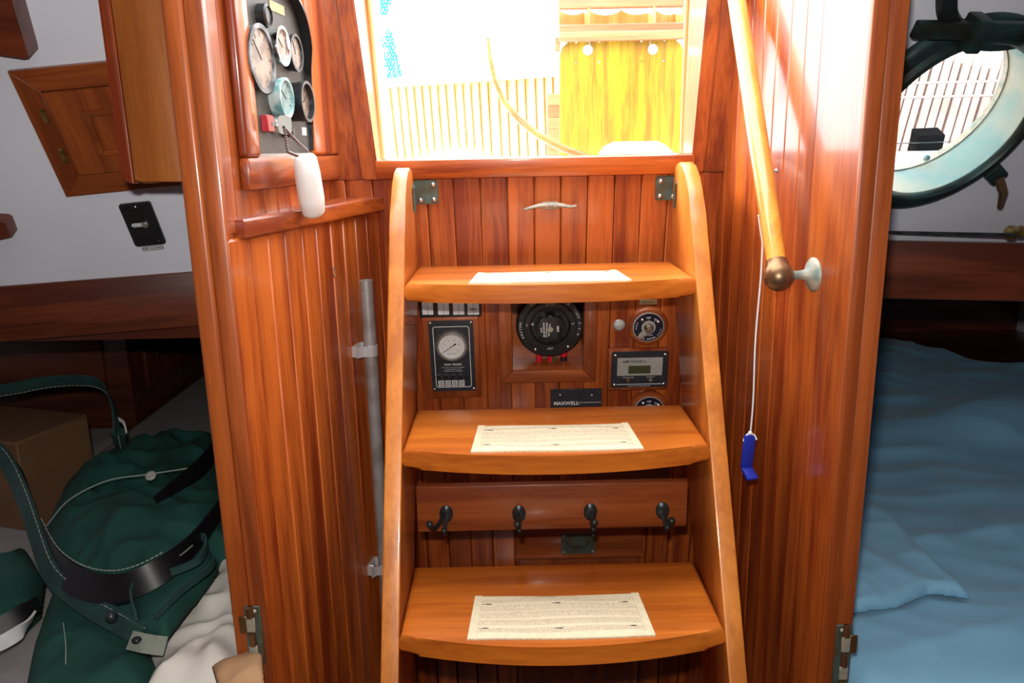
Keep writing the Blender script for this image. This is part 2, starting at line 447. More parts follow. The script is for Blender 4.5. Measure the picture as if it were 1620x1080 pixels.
# --- bulkhead behind the ladder
wb = empty('wall_back', frame((0, YB, ZB), (1, 0, 0), nB), kind='structure')
PI_ = math.pi
MBW = wb.matrix_world.copy(); IBW = MBW.inverted()
def bl(px, py, pl=BW): return IBW @ pl.hit(px, py)
rx0, rx1 = 0.0935 - 2 * 0.0482 + 0.003, 0.0935 + 0.0482 - 0.003
ry1, ry0 = bl(870, 468).y, bl(870, 583).y
b_ = MB()
b_.box(-0.36, rx0 - 0.012, -1.33, 0.02, -0.035, -0.013); b_.box(rx1 + 0.012, 0.50, -1.33, 0.02, -0.035, -0.013)
b_.box(rx0 - 0.012, rx1 + 0.012, -1.33, ry0 - 0.012, -0.035, -0.013); b_.box(rx0 - 0.012, rx1 + 0.012, ry1 + 0.012, 0.02, -0.035, -0.013)
b_.build('backing_board', W_DKV, wb)
edges = [0.0935 + k * 0.0482 for k in range(-9, 9)]
for a, b in zip(edges, edges[1:]):
    a, b = max(a, -0.335), min(b, 0.47)
    if b - a < 0.008: continue
    segs = [(-1.33, 0.012)]
    if a > rx0 - 0.02 and b < rx1 + 0.02: segs = [(-1.33, ry0 - 0.006), (ry1 + 0.006, 0.012)]
    for s0, s1 in segs:
        plank('plank', (a + 0.0006, b - 0.0006, s0, s1, -0.013, 0), W_VY, wb, bev=0.0022)
# sill board
p0, p1 = bl(600, 283), bl(1100, 247)
M_sill = frame(BW.hit(600, 283), BW.hit(1103, 273) - BW.hit(600, 283), nB)
q = M_sill.inverted()
wS = (q @ BW.hit(1097, 265)).x; hS = (q @ BW.hit(850, 248)).y
sill = MB().box(-0.004, wS, 0, hS, -0.012, 0.010, bev=0.003, seg=2).build('trim_1', W_X, None, M_sill); tag(sill, kind='structure')
zt_s = BW.hit(850, 248).z
struct('trim_15', MB().box(-0.34, 0.46, YB + 0.014, YB + 0.12, zt_s - 0.04, zt_s - 0.002), GEL)

# companionway posts and reveals
def post(name, near_bot, near_top, width, sgn, far_y_bot, far_y_top, mat):
    """post beside the opening: front face leans with the bulkhead, reveal runs back to the washboard line"""
    b0, t0 = Vector(near_bot), Vector(near_top)
    m = MB()
    V = []
    for base, fy in ((b0, far_y_bot), (t0, far_y_top)):
        V += [base, base + Vector((sgn * width, 0, 0)), Vector((base.x + sgn * width, fy, base.z)), Vector((base.x, fy, base.z))]
    m._add(V, [(0, 1, 2, 3), (4, 5, 6, 7), (0, 1, 5, 4), (1, 2, 6, 5), (2, 3, 7, 6), (3, 0, 4, 7)])
    bmesh.ops.bevel(m.bm, geom=list(m.bm.edges), offset=0.002, segments=2, affect='EDGES')
    return tag(m.build(name, mat), kind='structure')
def on_slope(px, py, dz=0):
    return BW.shift(0.006).hit(px, py)
lb, lt = on_slope(600, 284), on_slope(560, 0)
rb, rt = on_slope(1092.5, 273), on_slope(1119, 0)
lt = lb + (lt - lb) * (ZC + 0.03 - lb.z) / (lt.z - lb.z)
rt = rb + (rt - rb) * (ZC + 0.03 - rb.z) / (rt.z - rb.z)
post('trim_2', lb, lt, 0.030, -1, YB + 0.05, YB + 0.09, W_V)
post('trim_3', lb + Vector((-0.0305, 0.004, 0)), lt + Vector((-0.0305, 0.004, 0)), 0.045, -1, YB + 0.05, YB + 0.09, W_V2)
post('trim_4', rb, rt, 0.024, 1, YB + 0.07, YB + 0.12, W_V)
post('trim_5', rb + Vector((0.0245, 0.004, 0)), rt + Vector((0.0245, 0.004, 0)), 0.06, 1, YB + 0.07, YB + 0.12, W_V)
# washboard channels: a bead each side, at the back of the reveal
for nm, x, xt, y0 in (('trim_6', lb.x - 0.002, lt.x + 0.010, YB + 0.055), ('trim_7', rb.x + 0.002, rt.x - 0.004, YB + 0.075)):
    V0, V1 = Vector((x, y0, -0.02)), Vector((xt, y0 + 0.03, ZC))
    tag(MB().tube([V0, V1], 0.005, 8).build(nm, W_OUTV), kind='structure')
# side walls above the opening sides beyond the posts
struct('wall_hatch_left', MB().box(-0.45, -0.33, YB - 0.14, YB + 0.09, -0.02, ZC), W_V)
struct('wall_hatch_right', MB().box(0.395, 0.47, YB - 0.1, YB + 0.12, -0.02, ZC), W_V)

# --- left wall: lower boards, ledge, upper boards
wl = empty('wall_left', frame(LA, tL, nL), kind='structure')
ZCAP = -0.078
Llen = 0.545
MB().box(0, Llen, ZF, ZCAP - 0.01, -0.03, -0.010).build('backing_board', W_DKV, wl)
x = 0.050; i = 0
wts = [0.050] + [0.048] * 11
plank('stile', (0.0, 0.050, ZF, ZCAP - 0.024, -0.010, 0.003), W_VY, wl, bev=0.003)
while x < Llen - 0.01:
    x1 = min(x + (0.024 if i % 2 else 0.026) * (1.0 if i < 6 else 1.0) * 1.9, Llen)
    plank('plank', (x + 0.0006, x1 - 0.0006, ZF, ZCAP - 0.026, -0.010, 0), W_V2Y, wl, bev=0.002)
    x = x1; i += 1
wu = empty('wall_left_upper', frame(LA, tU, nU), kind='structure')
MB().box(0, 0.53, ZCAP - 0.02, ZC, -0.03, -0.010).build('backing_board', W_DKV, wu)
plank('stile', (0.0, 0.040, ZCAP - 0.02, ZC, -0.010, 0.002), W_VY, wu, bev=0.003)
x = 0.040
while x < 0.52:
    plank('plank', (x + 0.0006, min(x + 0.048, 0.53) - 0.0006, ZCAP - 0.002, ZC, -0.010, 0), W_V2Y, wu, bev=0.002)
    x += 0.048
# ledge: wedge between upper and lower wall planes
E1 = LA + tL * 0.545; E2 = LA + tU * 0.53
ledge = MB()
pl_ = [LA + tL * 0.03 + nL * 0.010, E1 + nL * 0.010, Vector((E2.x - 0.02, E1.y, 0)), LA + tU * 0.03 - nU * 0.012]
ledge.prism([(p.x, p.y) for p in pl_], ZCAP - 0.027, ZCAP, bev=0.005, seg=3)
struct('trim_8', ledge, wood('mahogany_ledge', RD, RL, 'y', wear=0.9))
# end post of the left wall (two mouldings)
lp = empty('trim_9', None, kind='structure')
ex = LA.x
MB().box(ex - 0.0185, ex + 0.0030, LA.y - 0.001, LA.y + 0.03, ZF, ZC, bev=0.003, seg=2).build('rebate', W_PANELZ, lp)
MB().box(ex - 0.044, ex - 0.019, LA.y - 0.004, LA.y + 0.05, ZF, ZC, bev=0.005, seg=3).build('front_bead', W_MID, lp)
# --- right wall
wr = empty('wall_right', frame(RA, -tR, nR), kind='structure')
MB().box(-0.56, 0, ZF, ZC, -0.03, -0.010).build('backing_board', W_DKV, wr)
plank('stile', (-0.122, 0.0, ZF, ZC, -0.010, 0.002), W_VY, wr, bev=0.0035)
x = 0.1225
while x < 0.55:
    x1 = min(x + 0.048, 0.56)
    plank('plank', (-x1 + 0.0006, -x - 0.0006, ZF, ZC, -0.010, 0), W_VY, wr, bev=0.002)
    x = x1
rpst = empty('trim_10', None, kind='structure')
MB().box(RA.x - 0.002, RA.x + 0.018, RA.y - 0.004, RA.y + 0.03, ZF, ZC, bev=0.003, seg=2).build('front_face', W_MID, rpst)
MB().box(RA.x + 0.0185, RA.x + 0.042, RA.y - 0.001, RA.y + 0.05, ZF, ZC, bev=0.003, seg=2).build('side_bead', W_PANELZ, rpst)

# ------------------------------------------------------------------ companionway ladder
CX = 0.062; HW = 0.230; TH = 0.025
def yfront(z): return 1.232 - 0.536 * (-0.203 - z)
lad = empty('companionway_ladder', Tm(CX, 0.62, ZF), 'varnished wooden companionway ladder with bowed treads and rounded side boards', 'ladder')
iL = lad.matrix_world.inverted()
prof = [(yfront(ZF), ZF), (yfront(-0.13), -0.13), (yfront(-0.10) + 0.002, -0.10), (1.305, -0.075), (1.330, -0.050), (1.358, -0.034), (1.385, -0.028), (1.408, -0.032), (1.425, -0.045), (1.428, -0.07)]
zb_ = -0.19
prof += [(yfront(zb_) + 0.193, zb_), (yfront(ZF) + 0.193, ZF)]
for sx in (-1, 1):
    m = MB()
    xa = CX + sx * HW; xb = xa + sx * TH
    m.prism([(p[0], p[1]) for p in prof], min(xa, xb), max(xa, xb), bev=0.003, seg=2, M=iL @ Matrix(((0, 0, 1, 0), (1, 0, 0, 0), (0, 1, 0, 0), (0, 0, 0, 1))))
    m.build('side_board', W_STR, lad)
treads = [(-0.203, 1.232), (-0.433, 1.108), (-0.662, 0.985), (-0.892, 0.862), (-1.122, 0.739)]
tread_obs = []
for z, yf in treads:
    m = MB(); P = []
    n = 16
    for k in range(n + 1):
        t = -1 + 2 * k / n
        P.append((CX + HW * t, yf - 0.036 * (1 - t * t)))
    P += [(CX + HW, yf + 0.190), (CX - HW, yf + 0.190)]
    m.prism(P, z - 0.029, z, bev=0.009, seg=4, M=iL)
    tread_obs.append(m.build('tread', W_TRD, lad))
# hook rail between the side boards, with four coat hooks
zh0, zh1 = -0.632, -0.548
yh = 1.232
hr = MB().box(CX - HW + 0.0003, CX + HW - 0.0003, yh, yh + 0.018, zh0, zh1, bev=0.004, seg=2, M=iL).build('hook_rail', W_PANELX, lad)
HX = [PY(yh).hit(px, py) for px, py in ((706, 812), (821, 812), (934, 809), (1048, 807))]
def hook(px_, kind):
    m = MB()
    c = iL @ px_
    m.lathe([(0.0115, 0), (0.0115, 0.002), (0.008, 0.005), (0, 0.0065)], 20, Tm(c.x, c.y, c.z) @ Matrix.Rotation(math.pi / 2, 4, 'X') @ Matrix.Diagonal((1, 1.35, 1, 1)))
    dx = {0: -0.020, 1: -0.003, 2: 0.002, 3: 0.006}[kind]
    a = c + Vector((0, -0.004, -0.002))
    # upper prong turned forward, lower prong small curl
    m.tube([a + Vector((dx * .2, 0, 0.003)), a + Vector((dx * .5, -0.014, -0.006)), a + Vector((dx * .9, -0.028, -0.010)), a + Vector((dx * 1.1, -0.036, -0.004)), a + Vector((dx * 1.2, -0.038, 0.003))], [0.0038, 0.0036, 0.0034, 0.0034, 0.0048], 8)
    m.ball(a + Vector((dx * 1.2, -0.038, 0.004)), 0.0058, 2)
    dl = {0: -0.002, 1: 0.0, 2: 0.002, 3: 0.003}[kind]
    m.tube([a + Vector((0, 0, -0.004)), a + Vector((dl, -0.005, -0.014)), a + Vector((dl, -0.013, -0.023)), a + Vector((dl, -0.021, -0.022)), a + Vector((dl, -0.025, -0.015))], [0.0042, 0.0038, 0.0036, 0.0036, 0.0042], 8)
    m.ball(a + Vector((dl, -0.025, -0.0145)), 0.0048, 2)
    return m.build('hook', IRON, hr)
for k, p in enumerate(HX): hook(p, k)

# tread mats
def step_mat(k, cxo, w0, w1, dfront, depth, label):
    z, yf = treads[k]
    e = empty('step_mat', Tm(CX + cxo, yf + dfront, z), label, 'mat')
    NX, NY = 60, 18; g = []
    ph = 0.7 * k
    def P(u, v, lift=0):
        x = (-w0 / 2 + w0 * u) * (1 - v) + (-w1 / 2 + w1 * u) * v
        y = depth * v + 0.0016 * math.sin(6.0 * u + ph)
        edge = min(u, 1 - u, v, 1 - v)
        zz = 0.0015 + 0.0022 * (0.5 + 0.5 * math.sin(8 * u + ph + 3 * v)) * min(1, edge * 9) + lift
        if 0.05 < u < 0.95 and 0.08 < v < 0.97: zz += 0.0010 * abs(math.sin(math.pi * v * 4.5))
        return (x, y, zz)
    for j in range(NY * 2 + 1):
        g.append([P(i / NX, j / (NY * 2)) for i in range(NX + 1)])
    MB().sheet(g, 0.0014).build('mat_cloth', MATW, e, angle=80)
    hm = MB()
    for (u0, u1, v0, v1) in ((0, 1, 0, 0.10), (0, 0.045, 0.10, 1), (0.955, 1, 0.10, 1)):
        gg = [[P(u0 + (u1 - u0) * i / 40, v0 + (v1 - v0) * j / 6, 0.0012) for i in range(41)] for j in range(7)]
        hm.sheet(gg, 0.0011)
    hm.build('hem', HEM, e, angle=80)
    st = MB()
    for v in (0.22, 0.78):
        for u in (0.09, 0.5, 0.90):
            p = P(u, v)
            st.ball((p[0], p[1], p[2] + 0.0002), 0.0030, 2, (1.7, 0.40, 0.18))
            st.ball((p[0] - 0.007, p[1], p[2] + 0.0002), 0.0014, 1, (2.2, 0.4, 0.2))
    tag(st.build('stitch_tuft', STAIN, e), kind='stuff')
    return e
step_mat(0, -0.001, 0.252, 0.232, -0.022, 0.105, 'cream ribbed step mat on the top tread of the ladder, brightly lit')
step_mat(1, 0.001, 0.254, 0.240, -0.020, 0.112, 'cream ribbed step mat on the second tread of the ladder')
step_mat(2, -0.002, 0.262, 0.248, -0.018, 0.108, 'cream ribbed step mat on the lowest tread in view')

# ------------------------------------------------------------------ things on the bulkhead
def on_wall(pl, px, py, x, name, label, cat, group=None, z=0):
    M = frame(pl.hit(px, py) + pl.n * z, x, pl.n)
    return empty(name, M, label, cat, group)
def loc(e, px, py, pl=BW):
    return e.matrix_world.inverted() @ pl.hit(px, py)
X_ = (1, 0, 0)
# ladder brackets
for s_, tl, br, lab in ((1, (653, 284), (694, 322), 'green-bronze angle bracket holding the left top of the ladder'), (-1, (1081, 277), (1032, 317), 'green-bronze angle bracket holding the right top of the ladder')):
    e = on_wall(BW, (tl[0] + br[0]) / 2, (tl[1] + br[1]) / 2, X_, 'ladder_bracket', lab, 'bracket', 'ladder brackets')
    hw, hh = 0.0225, 0.0215
    m = MB(); m.prism(rrect(-hw, hw, -hh, hh, 0.006), 0.0, 0.004, bev=0.0008, seg=1); m.build('plate', VERD, e)
    inn = iL @ Vector((0, 0, 0))
    sx = CX - s_ * HW                                            # inner face of the side board
    lx = (e.matrix_world.inverted() @ Vector((sx, e.matrix_world.translation.y, e.matrix_world.translation.z))).x
    m = MB()
    xo = -s_ * hw
    m._add([(xo, -hh * .5, 0.0), (xo, hh, 0.0), (lx + s_ * 0.001, hh * .8, 0.045), (lx + s_ * 0.001, -hh * 1.2, 0.045), (xo + s_ * .003, -hh * .5, 0.004), (xo + s_ * .003, hh, 0.004), (lx + s_ * 0.005, hh * .8, 0.045), (lx + s_ * 0.005, -hh * 1.2, 0.045)],
           [(0, 1, 2, 3), (4, 7, 6, 5), (0, 4, 5, 1), (1, 5, 6, 2), (2, 6, 7, 3), (3, 7, 4, 0)])
    m.build('flange', VERD, e)
    for sx_, sy_ in ((s_ * 0.014, 0.013), (s_ * 0.014, -0.014), (-s_ * 0.010, -0.015)) : screw(sx_, sy_, 0.004, 0.0042, e)
# cleat
e = on_wall(BW, 870, 324, X_, 'cleat', 'small bronze horn cleat screwed to the planks above the top tread', 'cleat')
m = MB(); m.prism([(-.014, -.006), (.014, -.006), (.017, 0), (.014, .006), (-.014, .006), (-.017, 0)], 0, 0.010, bev=-0.002, seg=1)
m.tube([(-.047, -.004, .014), (-.036, -.001, .014), (-.02, .002, .012), (0, .003, .011), (.02, .002, .012), (.036, -.001, .014), (.047, .001, .014)], [.0018, .003, .0042, .0048, .0042, .003, .0018], 10)
m.build('horn', PALEV, e)
for q_ in (-.0065, .0075): screw(q_, 0.002, 0.0135, 0.0034, e)
# breaker label strip
e = on_wall(BW, 712, 484, X_, 'label_strip', 'black strip of white label cards just under the top tread', 'label strip')
P0, P1 = loc(e, 662, 470), loc(e, 762, 500)
MB().box(P0.x, P1.x, P1.y, P0.y + 0.02, 0, 0.004, bev=0.001).build('strip', BLACK, e)
for cx_ in (677, 702, 726, 749):
    a, b = loc(e, cx_ - 10, 470), loc(e, cx_ + 9, 496)
    for u0, u1 in ((a.x, (a.x + b.x) / 2 - .0004), ((a.x + b.x) / 2 + .0004, b.x)):
        MB().prism(rrect(u0, u1, b.y, a.y + 0.015, 0.001, 2), 0.004, 0.005).build('label_card', LABELW, e)
text('BILGE', .0045, loc(e, 749, 487).x, loc(e, 749, 487).y, .0052, e, INKB)
text('BLOWER', .0040, loc(e, 749, 492).x, loc(e, 749, 492).y, .0052, e, INKB)
# tank gauge
def panel_frame(tl, tr, blc): return quad_frame(BW, tl, tr, blc)
Mg, wg, hg = quad_frame(BW, (668, 501), (757, 499), (676, 627))
e = empty('tank_gauge', Mg, 'black tank gauge panel with round white dial and row of buttons', 'gauge')
sk = 0.0
MB().box(0, wg, -hg, 0, 0, 0.010, bev=0.003, seg=2).build('backing_block', W_PANEL, e)
Mi = Mg.inverted()
def lg(px, py): return Mi @ BW.shift(0.012).hit(px, py)
a, b = lg(677, 508), lg(753, 617)
x0, x1, y0, y1 = a.x, b.x, b.y, a.y
MB().prism(rrect(x0, x1, y0, y1, .003), .010, .013, bev=-0.0005, seg=1).build('plate', SLATE, e)
W_, H_ = x1 - x0, y1 - y0
def outline(x0, x1, y0, y1, r, t, z, mat, parent, name='outline'):
    m = MB(); O = rrect(x0, x1, y0, y1, r); I = rrect(x0 + t, x1 - t, y0 + t, y1 - t, max(r - t, .0005))
    n = len(O)
    m._add([(p[0], p[1], z) for p in O] + [(p[0], p[1], z) for p in I] + [(p[0], p[1], z + .0004) for p in O] + [(p[0], p[1], z + .0004) for p in I],
           [(i, (i + 1) % n, (i + 1) % n + n, i + n) for i in range(n)] + [(i + 2 * n, (i + 1) % n + 2 * n, (i + 1) % n + 3 * n, i + 3 * n) for i in range(n)])
    return m.build(name, mat, parent)
outline(x0 + W_ * .09, x1 - W_ * .09, y0 + H_ * .055, y1 - H_ * .075, .005, .0012, .0131, INK, e)
gx, gy = x0 + W_ * .50, y0 + H_ * .655; R = W_ * .345
gm = MB(); gm.lathe([(R, 0), (R, .006), (R * .97, .0085), (R * .88, .009), (R * .84, .006), (R * .84, .003)], 48, Tm(gx, gy, .013)); gm.build('bezel', STEEL, e)
d_ = MB().lathe([(R * .86, 0), (R * .86, .004), (0, .004)], 40, Tm(gx, gy, .013)).build('dial', DIAL, e)
tk = MB()
for k in range(27):
    an = math.radians(215 - k * 10)
    L0 = .62 if k % 3 else .56
    Mk = Tm(gx, gy, .0171) @ Matrix.Rotation(an, 4, 'Z'); tk.box(R * L0, R * .69, -.00018, .00018, 0, .0002, M=Mk)
for k in range(40):
    an = math.radians(230 - k * 7.1); Mk = Tm(gx, gy, .0131) @ Matrix.Rotation(an, 4, 'Z'); tk.box(R * 1.05, R * (1.10 + .05 * (k % 3)), -.0003, .0003, 0, .0004, M=Mk) if k % 1 == 0 else 0
tk.build('tick_mark', INKB, d_)
tk = MB()
for k in range(44):
    an = math.radians(235 - k * 6.6); Mk = Tm(gx, gy, .0132) @ Matrix.Rotation(an, 4, 'Z'); tk.box(R * 1.04, R * (1.09 + .06 * random.random()), -.0004, .0004, 0, .0004, M=Mk)
tk.build('scale_mark', STEEL, e)
nd = MB(); an = math.radians(215)
nd.box(-R * .28, R * .74, -.0005, .0005, 0, .0006, M=Tm(gx, gy, .0178) @ Matrix.Rotation(an, 4, 'Z')); nd.box(-R * .34, -R * .16, -.0016, .0016, 0, .0007, M=Tm(gx, gy, .0178) @ Matrix.Rotation(an, 4, 'Z')); nd.ball((gx, gy, .018), .0013, 1)
nd.build('needle', INKB, e)
for k, (s9, dx9, dy9) in enumerate((('10', -.42, .12), ('20', -.20, .42), ('30', .2, .42), ('40', .45, .12), ('0', -.34, -.3), ('50', .38, -.3))): text(s9, .0035, gx + R * dx9, gy + R * dy9, .0172, e, INKB)
text('INCHES OF WATER', .0020, gx, gy - R * .52, .0172, e, INKB)
text('TANK TENDER', .0052, x0 + W_ * .5, y0 + H_ * .385, .0132, e, INK, bold=.0001)
for k, s9 in enumerate(('Push button and pump slowly to take level', 'on gauge and hold for reading', 'Release button after reading gauge')): text(s9, .0026, x0 + W_ * .5, y0 + H_ * (.345 - .026 * k), .0132, e, INK)
for k in range(5):
    bx = x0 + W_ * (.165 + .165 * k); by = y0 + H_ * .215; r_ = .0042 if k < 4 else .0052
    if k < 4: MB().lathe([(.0056, 0), (.0056, .002), (.0045, .0025)], 16, Tm(bx, by, .013)).build('button_collar', PANELG, e)
    MB().lathe([(r_, 0), (r_, .005), (r_ * .8, .0065), (0, .007)], 18, Tm(bx, by, .013)).build('push_button', BLACK, e)
for k, (s1, s2) in enumerate((('STB', 'H2O'), ('PORT', 'H2O'), ('STB', 'FUEL'), ('PORT', 'FUEL'))):
    cx_ = x0 + W_ * (.21 + .157 * k); cy_ = y0 + H_ * .115
    MB().box(cx_ - W_ * .066, cx_ + W_ * .066, cy_ - H_ * .042, cy_ + H_ * .042, .013, .0138).build('label_card', LABELW, e)
    text(s1, .0038, cx_, cy_ + .0021, .0139, e, INKB, bold=.0001); text(s2, .0038, cx_, cy_ - .0022, .0139, e, INKB, bold=.0001)
for qx in (x0 + .004, x1 - .004):
    for qy in (y0 + .004, y1 - .004): screw(qx, qy, .013, .0028, e)

# battery switch in its recess
xL, xR = rx0, rx1
rec = empty('switch_recess', MBW @ Tm((xL + xR) / 2, (ry0 + ry1) / 2, 0), 'square recess framed in mitred mahogany around the round black switch', 'recess frame')
hwx, hwy = (xR - xL) / 2, (ry1 - ry0) / 2; fw = 0.026; dp = 0.052
fx = MB(); fx.box(-hwx, hwx, -hwy, hwy, -dp - .006, -dp); fx.build('back_board', W_PANELX, rec)
for nm, bx in (('side_board', (-hwx - .005, -hwx, -hwy, hwy, -dp, .002)), ('side_board', (hwx, hwx + .005, -hwy, hwy, -dp, .002)), ('bottom_board', (-hwx - .005, hwx + .005, -hwy - .005, -hwy, -dp, .002)), ('top_board', (-hwx - .005, hwx + .005, hwy, hwy + .005, -dp, .002))):
    MB().box(*bx).build(nm, W_PANELX, rec)
O = [(-hwx - fw, -hwy - fw), (hwx + fw, -hwy - fw), (hwx + fw, hwy + fw), (-hwx - fw, hwy + fw)]
I = [(-hwx, -hwy), (hwx, -hwy), (hwx, hwy), (-hwx, hwy)]
for k in range(4):
    j = (k + 1) % 4
    MB().prism([O[k], O[j], I[j], I[k]], 0.0, 0.011, bev=-0.003, seg=2).build('frame_rail', W_PANELX if k % 2 == 0 else W_PANEL, rec)
# switch
PSW = BW.shift(-dp)
e = on_wall(BW.shift(-0.022), 870, 514, X_, 'battery_switch', 'round black battery selector switch with lobed knob in the recess', 'switch')
Rs = .0665
MB().lathe([(Rs * .92, -.030), (Rs * .92, -.012), (Rs, -.010), (Rs, .002), (Rs * .95, .005), (Rs * .78, .005), (Rs * .76, .009), (Rs * .60, .009), (Rs * .55, .004), (Rs * .5, .004), (0, .004)], 64, None).build('housing', BLACK, e)
kp = []
for k in range(96):
    a = 2 * math.pi * k / 96; r_ = Rs * (.40 + .035 * math.cos(8 * a)); kp.append((r_ * math.cos(a), r_ * math.sin(a)))
MB().prism(kp, .004, .022, bev=-0.002, seg=2).build('knob', BLACK, e)
MB().lathe([(.0052, .022), (.0052, .0232), (0, .0232)], 20).build('centre_stud', PALEV, e)
def arctext(s_, R_, a0, step, size, z, parent, mat, flip=False):
    bm = bmesh.new()
    for k, ch in enumerate(s_):
        if ch == ' ': continue
        a = math.radians(a0 - k * step) if not flip else math.radians(a0 + k * step)
        rot = a - math.pi / 2 if not flip else a + math.pi / 2
        o = text(ch, size, R_ * math.cos(a), R_ * math.sin(a), z, None, mat, rot=rot, bold=.0001)
        o.data.transform(Matrix.Translation((R_ * math.cos(a), R_ * math.sin(a), z)) @ Matrix.Rotation(rot, 4, 'Z')); bm.from_mesh(o.data); bpy.data.objects.remove(o)
    me = bpy.data.meshes.new('lettering'); bm.to_mesh(me); bm.free(); me.materials.append(mat)
    o = bpy.data.objects.new('lettering', me); COL.objects.link(o); o.parent = parent
arctext('MADE U.S.A', Rs * .87, 35, 6.0, .0058, .0052, e, INK)
arctext('BOSTON', Rs * .87, 204, 6.0, .0058, .0052, e, INK)
text('1', .0075, -Rs * .68, .004, .0092, e, INK, rot=0, bold=.0002); text('2', .0075, Rs * .66, .006, .0092, e, INK, rot=-1.3)
text('OFF', .0065, 0, -Rs * .69, .0092, e, INK, rot=math.pi); text('BOTH', .0065, 0, Rs * .69, .0092, e, INK)
ar = MB(); ar.box(-Rs * .57, -Rs * .48, .0035, .0048, .0042, .0046); ar.prism([(-Rs * .52, .001), (-Rs * .47, .0042), (-Rs * .52, .0075)], .0042, .0046); ar.build('pointer_mark', INK, e)
for k, s9 in enumerate(('STOP', 'ENGINE BEFORE', 'SWITCHING TO', 'CHANGE OFF')): text(s9, .0042, -.018 + .0052 * k, -.001, .0222, e, INK, rot=math.radians(-84 - 4 * k), bold=.0001)
text('9004', .0062, .014, .001, .0222, e, INK, rot=math.radians(-86), bold=.00015)
for a in (205 + 35, 360 - 52, 52, 128): screw(Rs * .87 * math.cos(math.radians(a)), Rs * .87 * math.sin(math.radians(a)), .004, .0034, e)
for px_, mat_, r_, lab in ((853, RED, .0063, 'thick crimson cable below the black switch, leftmost'), (871, RED, .0058, 'red cable in the middle below the black switch'), (892, RED, .0066, 'red cable with black tape below the black switch, rightmost'), (879, GREENW, .0022, 'thin green wire between the red cables below the switch')):
    cc = PSW.shift(.014).hit(px_, 560); MM = frame(cc, X_, nB)
    c_ = MB().tube([(0.004, .055, 0), (0.001, .02, 0), (0, .0, 0), (-.001, -.028, 0)] if mat_ is RED else [(0.007, .05, .006), (.003, .02, .008), (-.002, 0, .006), (-.006, -.026, .008)], r_, 12).build('cable', mat_, None, MM)
    tag(c_, lab, 'cable')
    if px_ == 892: MB().tube([(0, -.004, 0), (-.001, -.029, 0)], .0068, 12).build('tape', BLACK, c_)
# nameplate
e = on_wall(BW, 911, 636, X_, 'name_plate', 'dark MAXWELL name plate with two screws behind the second tread', 'plate')
a, b = loc(e, 871, 615), loc(e, 951, 640)
MB().box(a.x, b.x, b.y - .03, a.y, 0, .005, bev=.0008).build('plate', SLATE, e)
t_ = loc(e, 895, 636.0); text('MAXWELL', .0108, a.x + .006, t_.y, .0052, e, INK, align='LEFT', bold=.0003)
text('CIRCUIT BREAKER ISOLATOR', .0036, a.x + .053, t_.y + .001, .0052, e, INK, align='LEFT')
for q_ in (886, 936): s_p = loc(e, q_, 623); screw(s_p.x, s_p.y, .005, .0022, e)
# domed button
e = on_wall(BW, 979.5, 514, X_, 'dome_button', 'small round grey push button left of the rotary switch', 'button')
MB().lathe([(.0108, 0), (.0108, .003), (.009, .006), (.005, .008), (0, .0088)], 28).build('dome', plain('grey_rubber', (.42, .42, .38), .5, noise_amt=.25, nscale=120), e)
MB().lathe([(.0118, 0), (.0118, .0012), (.0108, .0018)], 28).build('ring', STEEL, e)
# rotary switches
def rotary(px, py, label, knob=True):
    e = on_wall(BW, px, py, X_, 'rotary_switch', label, 'switch', 'rotary switches on the bulkhead')
    MB().lathe([(.0385, 0), (.0385, .009), (.036, .012), (.0325, .0125), (0, .0125)], 44).build('wood_ring', W_PANELX, e)
    MB().lathe([(.0300, .0125), (.0300, .0145), (.0285, .0148)], 44).build('rim', SILVER, e)
    MB().lathe([(.0285, .0125), (.0285, .0146), (0, .0146)], 44).build('face_plate', NAVY, e)
    MB().lathe([(.0135, .0146), (.0135, .0156), (0, .0156)], 32).build('centre_disc', SILVER, e)
    text('OFF', .0048, -.001, .0195, .0149, e, INK, bold=.0001); text('ON', .0048, .0135, .0150, .0149, e, INK, rot=-.6, bold=.0001); text('1', .004, 0, .0152, .0149, e, INK); text('2', .004, .0105, .0115, .0149, e, INK)
    arctext('FULL', .0235, 186, 10, .0042, .0149, e, INK)
    arctext('CO. BOSTON, U.S.A.', .0245, 243, 6.4, .0040, .0149, e, INK, flip=True)
    text('BATTERY', .0040, .001, -.0165, .0149, e, INK)
    screw(-.0125, .0155, .0146, .0034, e); screw(.0185, .0105, .0146, .0034, e)
    if knob:
        MB().lathe([(.0092, .0156), (.0088, .022), (.006, .026), (0, .027)], 24).build('knob', plain('pitted_brass', (.10, .07, .04), .5, metal=.5, col2=(.35, .27, .2), nscale=220), e)
        MB().prism([(-.004, .004), (-.018, -.012), (-.0205, -.0185), (-.0135, -.0215), (-.010, -.0165), (.003, -.005)], .0175, .0205, bev=-.001, seg=2).build('pointer', PALEV, e)
    return e
rotary(1024, 513, 'round navy rotary switch with pale pointer above the amp-hour meter')
rotary(1025, 643, 'second round navy rotary switch, half hidden below the amp-hour meter')
# paper tapes above the switch
e = on_wall(BW, 1026, 482, X_, 'label_tape', 'two strips of yellowed label tape above the rotary switch', 'label')
for (a, b) in (((1012, 474), (1039, 481)), ((1014, 466), (1033, 471))):
    p, q_ = loc(e, *a), loc(e, *b); MB().box(p.x, q_.x, q_.y, p.y, 0, .0012).build('tape', LABELY, e)
p = loc(e, 1025, 477.5); text('ENGINE SHUTOFF', .0028, p.x, p.y, .0013, e, INKB)
